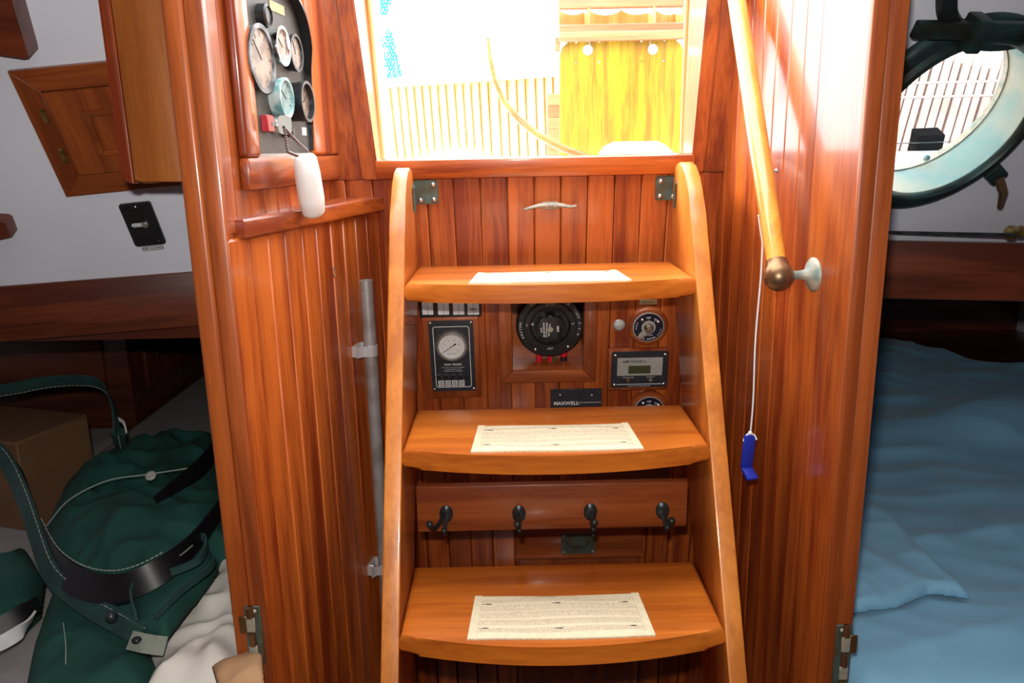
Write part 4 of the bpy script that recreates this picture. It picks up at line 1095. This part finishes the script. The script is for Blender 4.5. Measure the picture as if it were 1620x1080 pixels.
def drape(name, poly_px, zref, base, height, edge, famp, seed, mat, parent=None, res=.008, k=1.0, hfun=None):
    poly = [(q.x, q.y) for q in (PZ(zref).hit(*p) for p in poly_px)]
    xs = [p[0] for p in poly]; ys = [p[1] for p in poly]
    x0, y0 = min(xs) - res, min(ys) - res
    nx, ny = int((max(xs) - x0) / res) + 2, int((max(ys) - y0) / res) + 2
    bm = bmesh.new(); V = {}
    ok = {}
    def inside_(i, j): 
        if (i, j) not in ok: ok[(i, j)] = inside((x0 + i * res, y0 + j * res), poly)
        return ok[(i, j)]
    def vert(i, j):
        if (i, j) not in V:
            x, y = x0 + i * res, y0 + j * res
            d = edged((x, y), poly) if inside_(i, j) else 0.0
            t = min(1, d / edge); s = math.sqrt(max(0, 1 - (1 - t) ** 2))
            h = (hfun(x, y) if hfun else height)
            z = base + h * s + famp * fold(x, y, seed, k) * min(1, t * 2.5)
            if not inside_(i, j):   # pull the rim to the outline
                best = None
                for q in range(len(poly)):
                    a, b = Vector(poly[q]), Vector(poly[(q + 1) % len(poly)]); ab = b - a; tt = max(0, min(1, (Vector((x, y)) - a).dot(ab) / max(ab.length_squared, 1e-12))); c_ = a + ab * tt
                    dd = (Vector((x, y)) - c_).length
                    if best is None or dd < best[0]: best = (dd, c_)
                x, y = best[1]
            V[(i, j)] = bm.verts.new((x, y, z))
        return V[(i, j)]
    for i in range(nx):
        for j in range(ny):
            cs = [(i, j), (i + 1, j), (i + 1, j + 1), (i, j + 1)]
            if sum(inside_(*c_) for c_ in cs) >= 1:
                try: bm.faces.new([vert(*c_) for c_ in cs])
                except ValueError: pass
    bmesh.ops.recalc_face_normals(bm, faces=bm.faces)
    me = bpy.data.meshes.new(name); bm.to_mesh(me); bm.free(); me.materials.append(mat)
    for p in me.polygons: p.use_smooth = True
    o = bpy.data.objects.new(name, me); COL.objects.link(o)
    if parent: o.parent = parent
    s = o.modifiers.new('thick', 'SOLIDIFY'); s.thickness = .004; s.offset = -1
    sm = o.modifiers.new('soft', 'SMOOTH'); sm.iterations = 2; sm.factor = .5
    return o
ZR = ZBERTH
bag = empty('canvas_bag', None, 'open dark green canvas bag with black leather trim and zips on the left berth', 'bag')
drape('body', [(62, 800), (92, 745), (150, 715), (208, 690), (262, 688), (319, 682), (352, 660), (372, 700), (388, 850), (352, 858), (322, 890), (258, 935), (170, 935), (95, 912), (62, 860)], ZR + .09, ZR + .01, .110, .15, .052, 3.1, GREEN, bag, res=.006, k=1.5)
drape('lower_flap', [(28, 1090), (48, 1000), (75, 925), (140, 905), (215, 940), (235, 1000), (250, 1040), (225, 1095)], ZR + .04, ZR + .005, .05, .08, .026, 7.7, GREEN, bag, res=.006, k=1.6)
drape('side_flap', [(-60, 880), (0, 868), (40, 850), (70, 900), (62, 950), (20, 985), (-60, 1005)], ZR + .04, ZR + .005, .05, .07, .024, 5.2, GREEN, bag)
drape('pocket', [(212, 975), (205, 930), (225, 905), (300, 858), (318, 845), (336, 858), (345, 880), (318, 915), (260, 985)], ZR + .11, ZR + .08, .035, .05, .012, 2.2, GREEN, bag, res=.006)
def band(pts, wid, name, mat, parent, up=(0, 0, 1), th=.0035):
    pts = [Vector(p) for p in pts]
    # catmull-rom
    Q = []
    for i in range(len(pts) - 1):
        p0, p1, p2, p3 = pts[max(i - 1, 0)], pts[i], pts[i + 1], pts[min(i + 2, len(pts) - 1)]
        for k in range(8):
            t = k / 8
            Q.append(.5 * ((2 * p1) + (-p0 + p2) * t + (2 * p0 - 5 * p1 + 4 * p2 - p3) * t * t + (-p0 + 3 * p1 - 3 * p2 + p3) * t ** 3))
    Q.append(pts[-1])
    wv_ = wid if isinstance(wid, (list, tuple)) else (wid, wid)
    m = MB(); rings = []
    U = Vector(up).normalized()
    for i, p in enumerate(Q):
        t = (Q[min(i + 1, len(Q) - 1)] - Q[max(i - 1, 0)]).normalized(); s_ = U - t * U.dot(t); s_.normalize(); n_ = t.cross(s_)
        wd = wv_[0] + (wv_[1] - wv_[0]) * i / len(Q)
        rings.append([m.bm.verts.new(p + s_ * a * wd + n_ * b * th / 2) for a, b in ((-.5, -1), (.5, -1), (.5, 1), (-.5, 1))])
    for a, b in zip(rings, rings[1:]):
        for k in range(4): m.bm.faces.new((a[k], a[(k + 1) % 4], b[(k + 1) % 4], b[k]))
    m.bm.faces.new(rings[0]); m.bm.faces.new(rings[-1])
    return m.build(name, mat, parent, angle=50), Q
def bz(px, py, h): return PZ(ZR + h).hit(px, py)
def stitches(Q, off, parent, step=3, up=(0, 0, 1), w_=.0009):
    m = MB(); U = Vector(up)
    for i in range(0, len(Q) - 1, 1):
        a, b = Q[i] + U * off[2] + Vector((off[0], off[1], 0)), Q[i + 1] + U * off[2] + Vector((off[0], off[1], 0))
        m.tube([a, a.lerp(b, .7)], w_, 5)
    o = m.build('stitching', THREAD, parent); o['kind'] = 'stuff'; return o
# upper rim arch, standing up over the box
rimp = [bz(-40, 622, .26), bz(20, 614, .27), bz(75, 604, .27), (bz(130, 601, .265)), bz(163, 610, .25), bz(180, 645, .22), bz(185, 680, .18), bz(190, 705, .13)]
b1, Q1 = band(rimp, .032, 'rim_band', GREEN2, bag, up=(0, -.55, .83)); stitches(Q1, (0, -.006, .010), b1); stitches(Q1, (0, .002, -.014), b1)
rim2 = [bz(-30, 690, .20), bz(10, 730, .18), bz(38, 790, .16), bz(55, 840, .14), bz(80, 905, .12), bz(130, 950, .10), bz(190, 985, .09), bz(225, 1005, .08)]
b2, Q2 = band(rim2, .036, 'rim_band', GREEN2, bag, up=(.6, 0, .8)); stitches(Q2, (.006, 0, .012), b2)
b3, Q3 = band([bz(-20, 706, .195), bz(25, 735, .175), bz(48, 790, .155), bz(62, 845, .14), bz(70, 850, .13)], .010, 'zip_tape', LEATH, bag, up=(.4, 0, .9))
lth = [bz(62, 845, .135), bz(90, 895, .13), bz(135, 925, .125), bz(190, 930, .13), bz(250, 905, .145), bz(300, 865, .155), bz(340, 815, .150), bz(372, 770, .145)]
b4, Q4 = band(lth, (.050, .030), 'leather_band', LEATH, bag, up=(0, .45, .9)); stitches([q_ for q_ in Q4[:34]], (0, .012, .024), b4)
b5, Q5 = band([bz(245, 790, .16), bz(285, 762, .165), bz(320, 735, .165), bz(350, 695, .16)], (.012, .05), 'leather_band', LEATH, bag, up=(0, .5, .85))
b6, Q6 = band([bz(75, 830, .135), bz(110, 790, .15), bz(170, 760, .16), bz(235, 750, .165), bz(300, 740, .16)], .002, 'seam', THREAD, bag, th=.001)
# pocket edges and zip
b8, Q8 = band([bz(215, 975, .13), bz(208, 935, .13), bz(235, 905, .14), bz(290, 875, .145), bz(312, 850, .15), bz(326, 855, .15), bz(315, 885, .145), bz(270, 905, .14)], .012, 'pocket_binding', GREEN2, bag)
b9, Q9 = band([bz(245, 975, .12), bz(285, 935, .13), bz(330, 900, .135), bz(340, 885, .135)], .012, 'pocket_binding', GREEN2, bag)
b10, Q10 = band([bz(262, 888, .152), bz(285, 878, .155), bz(305, 862, .156)], .0016, 'zip', SILVER, bag, th=.0012)
# strap tab with stud
tb1, _ = band([bz(206, 1012, .085), bz(232, 1018, .083), bz(262, 1022, .075)], .026, 'strap_tab', STRAPG, bag, up=(.1, .6, .7))
MB().ball(bz(216, 1012, .095), .007, 2, (1, 1, .6)).build('stud', IRON, bag)
MB().ball(bz(176, 975, .115), .009, 2).build('toggle', IRON, bag)
g_ = bz(239, 753, .175)
MB().lathe([(.0095, 0), (.0095, .003), (.007, .004), (.006, .002), (.0035, .002), (.003, .004), (0, .004)], 24, Tm(*g_) @ Matrix.Rotation(math.radians(40), 4, 'X')).build('snap_ring', SILVER, bag)
band([bz(100, 985, .07), bz(104, 1020, .07), bz(104, 1050, .065)], .0022, 'seam', THREAD, bag, th=.001)
zt_, Qz = band([bz(-30, 1030, .05), bz(0, 1018, .055), bz(35, 996, .06), bz(52, 975, .06)], .022, 'zip_tape', LABELW, bag, up=(.2, .7, .6))
band([bz(-30, 1000, .065), bz(0, 990, .065), bz(35, 970, .07), bz(60, 955, .07)], .028, 'leather_band', LEATH, bag, up=(.2, .7, .6))
sg, _ = band([bz(183, 660, .20), bz(195, 668, .19), bz(200, 685, .17)], .006, 'piping', LABELW, bag)
# cream cloth and kraft paper
tag(drape('cream_sheet', [(345, 862), (375, 845), (392, 900), (402, 1000), (412, 1100), (215, 1100), (240, 1050), (228, 1015), (262, 965), (305, 925)], ZR + .03, ZR + .002, .055, .08, .045, 1.4, LINEN, res=.005, k=1.9), 'crumpled cream cloth between the green bag and the left post', 'cloth')
pp = drape('kraft_paper', [(333, 1046), (352, 1036), (380, 1030), (414, 1012), (420, 1100), (352, 1100), (340, 1070)], ZR + .09, ZR + .082, .006, .008, .010, 8.8, CARDL, res=.004, k=2.5)
tag(pp, 'torn piece of brown kraft paper at the foot of the left post', 'paper')

# ------------------------------------------------------------------ right cabin
VR = Plane((0.75, 1.475, -.2), (-0.05, -1, 0))
Mq, wq, hq = quad_frame(VR, (1380, 380), (1660, 385), (1380, 471))
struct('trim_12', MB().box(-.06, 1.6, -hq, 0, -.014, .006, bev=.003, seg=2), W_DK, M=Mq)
# thin bronze curtain rod with end fitting
ra, rb_ = VR.shift(.03).hit(1380, 367), VR.shift(.03).hit(1640, 372)
rd = empty('curtain_rod', Tm(*ra), 'thin dark curtain rod under the round port', 'rod')
MB().tube([(0, 0, 0), rb_ - ra], .0030, 10).build('rod', IRON, rd)
MB().lathe([(.013, -.03), (.013, -.024), (.009, -.018), (.008, -.006), (.011, 0), (.009, .008), (0, .010)], 20, Tm(*(VR.shift(.03).hit(1615, 366) - ra)) @ Matrix.Rotation(math.radians(80), 4, 'X')).build('bracket', BRASS, rd)
# round opening port
MPT = frame(PORT_C, pu, PP.n)
port = empty('round_port', MPT, 'round bronze opening port with a pale green-stained tube, right cabin', 'porthole')
port.name = 'round_porthole'
R0 = .1366
MB().lathe([(R0, .000), (R0, .078), (R0 + .002, .080), (R0 + .006, .072), (R0 + .006, .0)], 72, close=False).build('tube_lining', PORTL, port)
MB().lathe([(R0 + .001, .0635), (R0 + .001, .084), (R0 + .006, .090), (R0 + .013, .088), (R0 + .018, .080), (R0 + .030, .078), (R0 + .038, .074), (R0 + .042, .066), (R0 + .042, .0635)], 80).build('frame_ring', PORTB, port)
MB().lathe([(R0 + .012, .000), (R0 + .012, .012), (R0 - .002, .012), (R0 - .002, .0)], 72, close=False).build('outer_ring', PALEV, port)
MB().lathe([(0, .001), (R0, .001), (R0, .005), (0, .005)], 64).build('glass_pane', GLASS, port)
# hinged light swung up above the port: lugs, ring and pane edge
MB().lathe([(R0 + .000, 0), (R0 + .004, .014), (R0 + .024, .014), (R0 + .028, 0)], 72, Tm(0, .285, .10) @ Matrix.Rotation(math.radians(12), 4, 'X'), close=False).build('swing_frame', PORTB, port)
for xx in (-.06, .045):
    MB().box(xx - .012, xx + .012, .135, .185, .075, .112, bev=.004, seg=2).build('hinge_lug', PORTB, port)
MB().box(-.16, .16, .150, .176, .085, .098, bev=.003, seg=2).build('hinge_bar', PORTB, port)
a = math.radians(-34)
dg = Tm((R0 + .045) * math.cos(a), (R0 + .045) * math.sin(a), .07) @ Matrix.Rotation(a, 4, 'Z')
MB().box(-.022, .016, -.016, .016, -.006, .02, bev=.005, seg=2, M=dg).build('dog_lug', PORTB, port)
MB().tube([dg @ Vector((.006, 0, .015)), dg @ Vector((.03, -.01, .03)), dg @ Vector((.06, -.03, .03))], [.009, .008, .005], 12).build('dog_screw', BRONZE, port)
a2 = math.radians(-62)
MB().ball(((R0 - .012) * math.cos(a2), (R0 - .012) * math.sin(a2), .012), .006, 2).build('drain_plug', VERDL, port)

# right berth: mattress under a blue sheet
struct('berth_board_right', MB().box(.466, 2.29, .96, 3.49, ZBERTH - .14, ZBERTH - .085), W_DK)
bm = bmesh.new(); NXs, NYs = 190, 230; g = []
lump = PZ(ZBERTH + .12).hit(1600, 615)
for j in range(NYs + 1):
    row = []
    for i in range(NXs + 1):
        x = .467 + (2.28 - .467) * i / NXs; ye = 3.05 - .5 * max(0, min(1, (x - 1.5) / .3)); y = .955 + (ye - .955) * j / NYs
        f1 = 1 - abs(noise.noise(Vector((x * 1.6 + y * .8, y * 4.2 - x * 1.1, 2.2)))) * 2.4
        f2 = 1 - abs(noise.noise(Vector((x * 4 + 5, y * 8 + x * 3, 7.1)))) * 2.2
        z = ZBERTH - .012 + .017 * max(0, f1) ** 1.5 + .009 * max(-.5, f2) + .012 * noise.noise(Vector((x * 3, y * 3, 1)))
        z += .035 * max(0, min(1, (y - 2.2) / .7)) ** 1.2 * (1 - max(0, min(1, (x - 1.15) / .5)))
        d2 = ((x - lump.x) ** 2 / .05 + (y - lump.y) ** 2 / .012)
        z += .085 * math.exp(-d2)
        e_ = min(x - .467, y - .955, ye - y) ; z -= .05 * math.exp(-max(0, e_) / .012)
        row.append(Vector((x, y, z)))
    g.append(row)
bsheet = MB().sheet(g, .003).build('bed_sheet', SHEET, angle=180)
tag(bsheet, 'rumpled blue cotton sheet spread over the right berth', 'bed sheet')
bl2 = drape('folded_sheet', [(1325, 765), (1364, 782), (1450, 860), (1537, 938), (1470, 930), (1420, 952), (1340, 962), (1310, 900)], ZBERTH + .02, ZBERTH + .008, .016, .016, .026, 4.4, SHEET, bsheet, res=.006, k=1.3)
bl2['label'] = 'folded-over corner of the sheet by the right post'

# ------------------------------------------------------------------ cockpit outside
struct('trim_13', MB().box(-2.2, 2.3, 1.56, 4.6, -.30, -.27), GEL).name = 'floor_cockpit'
# slatted coaming: each slat its own piece
coam = empty('slatted_coaming', Tm(-.35, 2.3, -.27), 'slatted teak cockpit coaming beyond the companionway', 'coaming')
ic = coam.matrix_world.inverted()
def Yc(px): return 3.1 - (px - 600) / 290 * .75
tops = [604, 616, 628.5, 641, 653.5, 666, 678.5, 691, 704, 718, 731, 743.5, 757, 771, 787, 801, 816, 830, 846, 860, 874, 890]
for k in range(len(tops) - 1):
    a, b = tops[k], tops[k + 1]
    ty = 137 - (a - 604) / 286 * 19
    lean_ = 13 - 10 * k / 21
    V = []
    for px, dp_ in ((a, 0), (b, 0)):
        pass
    pa, pb = PY(Yc(a)).hit(a + 1.0, ty), PY(Yc(b)).hit(b - 1.0, ty - .8)
    qa, qb = PY(Yc(a) + .06).hit(a + 1.0 + lean_, 250), PY(Yc(b) + .06).hit(b - 1.0 + lean_, 250)
    qa = pa + (qa - pa) * (pa.z + .27) / (pa.z - qa.z); qb = pb + (qb - pb) * (pb.z + .27) / (pb.z - qb.z)
    d = Vector((0.02, .03, 0))
    m = MB(); m._add([ic @ v for v in (pa, pb, qb, qa, pa + d, pb + d, qb + d, qa + d)], [(0, 1, 2, 3), (4, 7, 6, 5), (0, 4, 5, 1), (1, 5, 6, 2), (2, 6, 7, 3), (3, 7, 4, 0)])
    bmesh.ops.bevel(m.bm, geom=list(m.bm.edges), offset=.002, segments=1, affect='EDGES')
    m.build('slat', W_OUTV, coam)
pa, pb = PY(Yc(590)).hit(590, 138), PY(Yc(900)).hit(900, 117)
MB().tube([ic @ (pa + Vector((0, .02, .012))), ic @ (pb + Vector((0, .02, .012)))], .016, 10).build('cap_rail', GEL, coam)
pa, pb = PY(3.17).hit(600, 240), PY(2.42).hit(895, 230)
m = MB(); V0 = [pa, pb]; 
zz0 = -.27
m._add([ic @ Vector(v) for v in ((pa.x, pa.y + .05, zz0), (pb.x, pb.y + .05, zz0), (pb.x, pb.y + .05, .2), (pa.x, pa.y + .05, .2), (pa.x, pa.y + .09, zz0), (pb.x, pb.y + .09, zz0), (pb.x, pb.y + .09, .2), (pa.x, pa.y + .09, .2))], [(0, 1, 2, 3), (4, 7, 6, 5), (0, 4, 5, 1), (1, 5, 6, 2), (2, 6, 7, 3), (3, 7, 4, 0)])
m.build('backing_board', GEL, coam)
# corner post with level seams
cpE = empty('corner_post', Tm(*PY(2.3).hit(875, 400)), 'pale teak corner post of short level blocks beside the hanging board', 'post')
icp = cpE.matrix_world.inverted()
ys_ = [148, 167, 186, 205, 224, 243, 262]
for a, b in zip(ys_, ys_[1:]):
    p, q_ = icp @ PY(2.3).hit(866, a), icp @ PY(2.3).hit(886, b)
    MB().box(p.x, q_.x, 0, .04, q_.z + .001, p.z - .001, bev=.001).build('block', W_OUTX, cpE)
p, q_ = icp @ PY(2.3).hit(866, 262), icp @ PY(2.3).hit(886, 300)
MB().box(p.x, q_.x, 0, .04, -.27 - cpE.location.z, p.z, bev=.001).build('foot', W_OUTX, cpE)
# rack with drink holder bays and the teak board hanging below on two hooks
YRK = 2.05
def rk(px, py, y=YRK): return PY(y).hit(px, py)
r0 = rk(884, 54)
rack = empty('drink_rack', Tm(*r0), 'three-bay wooden rack above the hanging teak board in the cockpit', 'rack')
ir = rack.matrix_world.inverted()
def rbox(px0, py0, px1, py1, y0, y1, name, mat, bev=.002):
    p, q_ = ir @ rk(px0, py0), ir @ rk(px1, py1)
    return MB().box(p.x, q_.x, y0, y1, q_.z, p.z, bev=bev, seg=1).build(name, mat, rack)
rbox(883, -60, 1083, 10, 0, .02, 'top_rail', W_OUTX)
rbox(883, 41, 1083, 51, -.02, .10, 'shelf', W_OUTX); rbox(883, 53, 1083, 64, -.025, -.005, 'lower_rail', W_OUTX)
rbox(883, 51, 1083, 53.5, -.004, .10, 'shelf_bottom', W_DK)
for a, b in ((883, 886), (929, 933), (1033, 1037), (1079, 1083)): rbox(a, 9, b, 42, 0, .09, 'divider', W_OUTV)
# back with scooped tops
for a, b, n_ in ((886, 929, 1), (933, 1033, 2), (1037, 1079, 1)):
    p, q_ = ir @ rk(a, 42, YRK + .08), ir @ rk(b, 9, YRK + .08)
    w_ = q_.x - p.x; P_ = [(p.x, p.z), (q_.x, p.z)]; N_ = 16 * n_
    for k in range(N_ + 1):
        t = 1 - k / N_; s_ = abs(math.sin(math.pi * t * n_))
        P_.append((p.x + w_ * t, p.z + (q_.z - p.z) * (.85 - .28 * s_ ** .6)))
    MB().prism(P_, -.092, -.08, M=Matrix(((1, 0, 0, 0), (0, 0, -1, 0), (0, 1, 0, 0), (0, 0, 0, 1)))).build('bay_back', W_OUTV, rack)
# side cheeks
rbox(877, 60, 886, 82, -.01, .03, 'cheek', W_OUTX)
# board with two holes
hb0 = rk(985, 66)
brd = empty('hanging_board', Tm(*hb0), 'yellow-lit teak board with two round holes hanging from hooks', 'board')
ib = brd.matrix_world.inverted()
x0, x1 = (ib @ rk(886, 150)).x, (ib @ rk(1080, 150)).x; zt, zb = 0.002, -.27 - hb0.z
zb = (ib @ rk(985, 262)).z
bmb = bmesh.new()
# outline with clipped top corners, holes cut by a bridge of quads
hx = [(ib @ rk(930, 79)), (ib @ rk(1033, 78))]; hr_ = .0118
m = MB()
xm = [x0, hx[0].x - .03, hx[0].x + .03, hx[1].x - .03, hx[1].x + .03, x1]
ztop, zhb = zt, hx[0].z - .03
def flatbox(a, b, z0_, z1_): m.box(a, b, 0, .016, z0_, z1_)
m.prism([(x0, zb), (x1, zb), (x1, zhb), (x0, zhb)], -.016, 0, M=Matrix(((1, 0, 0, 0), (0, 0, -1, 0), (0, 1, 0, 0), (0, 0, 0, 1))))
MXZ = Matrix(((1, 0, 0, 0), (0, 0, -1, 0), (0, 1, 0, 0), (0, 0, 0, 1)))
m.prism([(xm[0], zhb), (xm[1], zhb), (xm[1], ztop), (xm[0] + .02, ztop), (xm[0] + .006, ztop - .012), (xm[0], ztop - .03)], -.016, 0, M=MXZ)
m.prism([(xm[2], zhb), (xm[3], zhb), (xm[3], ztop), (xm[2], ztop)], -.016, 0, M=MXZ)
m.prism([(xm[4], zhb), (xm[5], zhb), (xm[5], ztop - .03), (xm[5] - .006, ztop - .012), (xm[5] - .02, ztop), (xm[4], ztop)], -.016, 0, M=MXZ)
for h_ in hx:
    N_ = 32
    for y_ in (0, .016):
        A = []; B = []
        for k in range(N_):
            a = 2 * math.pi * (k + .5) / N_; cx, cz = math.cos(a), math.sin(a)
            X1, Z1, Z0 = .03, ztop - h_.z, h_.z - zhb
            t = min(X1 / abs(cx), (Z1 if cz > 0 else Z0) / abs(cz))
            A.append(m.bm.verts.new((h_.x + hr_ * cx, y_, h_.z + hr_ * cz))); B.append(m.bm.verts.new((h_.x + t * cx, y_, h_.z + t * cz)))
        for k in range(N_): m.bm.faces.new((A[k], A[(k + 1) % N_], B[(k + 1) % N_], B[k]))
        if y_ == 0: A0 = A
    for k in range(N_): m.bm.faces.new((A0[k], A0[(k + 1) % N_], A[(k + 1) % N_], A[k]))
m.build('board', W_OUTB, brd)
for px in (932, 1027):
    p = ir @ rk(px, 64); m = MB(); m.tube([(p.x, -.012, p.z + .004), (p.x, -.014, p.z - .008), (p.x, -.008, p.z - .018), (p.x, .004, p.z - .022)], .0014, 8); m.build('hook', STEEL, rack)
# curved tiller
tl_ = [PY(2.0).hit(px, py) for px, py in ((772, 60), (776, 95), (783, 128), (797, 160), (820, 188), (850, 213), (885, 232), (930, 250))]
Q = []
ti = empty('tiller', Tm(*tl_[-1]), 'curved laminated wooden tiller rising across the slatted coaming', 'tiller')
it = ti.matrix_world.inverted()
MB().tube([it @ p for p in tl_], [.004, .0055, .007, .008, .0088, .0095, .010, .0105], 16).build('tiller_arm', wood('tiller_ash', (.30, .12, .02), (.5, .24, .05), 'x', coat=.5), ti, angle=60)
# white seat hump
c0 = PY(1.85).hit(1010, 245)
sh = empty('seat_cushion', Tm(c0.x, c0.y, c0.z), 'white rounded cockpit cushion in front of the hanging board', 'cushion')
m = MB(); w_ = .088; P_ = [(-w_, -.24), (w_, -.24), (w_ * .98, 0.0), (w_ * .72, .020), (w_ * .5, .030), (-w_ * .55, .030), (-w_ * .8, .020), (-w_, -.005)]
m.prism(P_, -.09, .0, bev=.008, seg=3, M=MXZ); m.build('pad', GEL, sh)
# teal netting, two hanging pieces of real mesh
def netting(poly, Y, label):
    e0 = PY(Y).hit(*poly[0])
    P_ = [PY(Y).hit(*p) for p in poly]; PP_ = [(p.x, p.z) for p in P_]
    m = MB(); s_ = .012
    x0_, x1_ = min(p[0] for p in PP_), max(p[0] for p in PP_); z0_, z1_ = min(p[1] for p in PP_), max(p[1] for p in PP_)
    i = 0; z = z0_
    while z < z1_:
        x = x0_ + (i % 2) * s_ / 2
        while x < x1_:
            for dx in (-s_ / 2, s_ / 2):
                mx_, mz_ = x + dx / 2, z + s_ / 2
                if inside((mx_, mz_), PP_) and random.random() < .8:
                    yo = .02 * math.sin(9 * x) 
                    m.tube([Vector((x, Y + yo, z)), Vector((x + dx, Y + yo, z + s_))], .0042, 4)
            x += s_
        z += s_; i += 1
    o = m.build('hanging_net', NET); tag(o, label, 'netting', None, 'stuff'); return o
netting([(597, 30 - 90), (618, -60), (617, 5), (606, 28), (601, 20)], 3.3, 'upper scrap of teal netting at the left of the opening')
netting([(614, 40), (620, 55), (629, 90), (635, 122), (612, 126), (607, 95), (603, 65)], 3.3, 'long scrap of teal netting hanging above the slatted coaming')

# outside the port: upright boards of a weathered pink screen, wires, dark box
fe = empty('board_screen', None, 'weathered pinkish upright board screen seen through the round port', 'screen')
QP = Plane((0, 2.5, 0), (0, -1, 0))
Mq = frame(QP.hit(1495, 150), (1, 0, 0), QP.n) @ Matrix.Rotation(math.radians(-11), 4, 'Z')
for k in range(-17, 26):
    m = MB(); x_ = k * .029; w2 = .024 if k % 3 else .0205
    m.box(x_, x_ + w2, -.36, .16 + .012 * math.sin(k * 1.7), -.012, 0, bev=.0015); m.build('board', PINK, fe, Mq)
MB().box(-.49, .74, -.36, .10, -.05, -.013).build('rear_board', plain('shadow_board', (.30, .22, .18), .8, noise_amt=.3), fe, Mq)
for py in (134, 156):
    a, b = Mq.inverted() @ QP.hit(1380, py + 1), Mq.inverted() @ QP.hit(1620, py - 5)
    MB().tube([(a.x, a.y, .05), (b.x, b.y, .05)], .0035, 8).build('rail_wire', plain('grey_wire', (.35, .30, .28), .5), fe, Mq)
bp2 = PP.shift(-.10)
Mk = frame(bp2.hit(1472, 232), pu, PP.n); Mki = Mk.inverted()
lb3 = empty('dark_box', Mk, 'small dark box on a thin wire outside the round port', 'box')
p = [Mki @ bp2.hit(*q_) for q_ in ((1455, 216), (1496, 214), (1488, 249), (1448, 250))]
MB().prism([(v.x, v.y) for v in p], -.03, .0, bev=.001, seg=1).build('case', SILHOUETTE, lb3)
a, b = Mki @ bp2.hit(1400, 226), Mki @ bp2.hit(1532, 221)
MB().tube([(a.x, a.y, .003), (0, .012, .003), (b.x, b.y, .003)], .0010, 6).build('wire', IRON, lb3)
struct('hull_shelf', MB().box(-.30, .40, -.42, -.170, -.10, -.03), GEL, M=MPT).name = 'trim_14'

# ------------------------------------------------------------------ stand the whole boat on its sole
for o in list(bpy.data.objects):
    if o.parent is None and o.type not in {'CAMERA', 'LIGHT'}:
        o.location.z += EYE
bpy.context.view_layer.update()
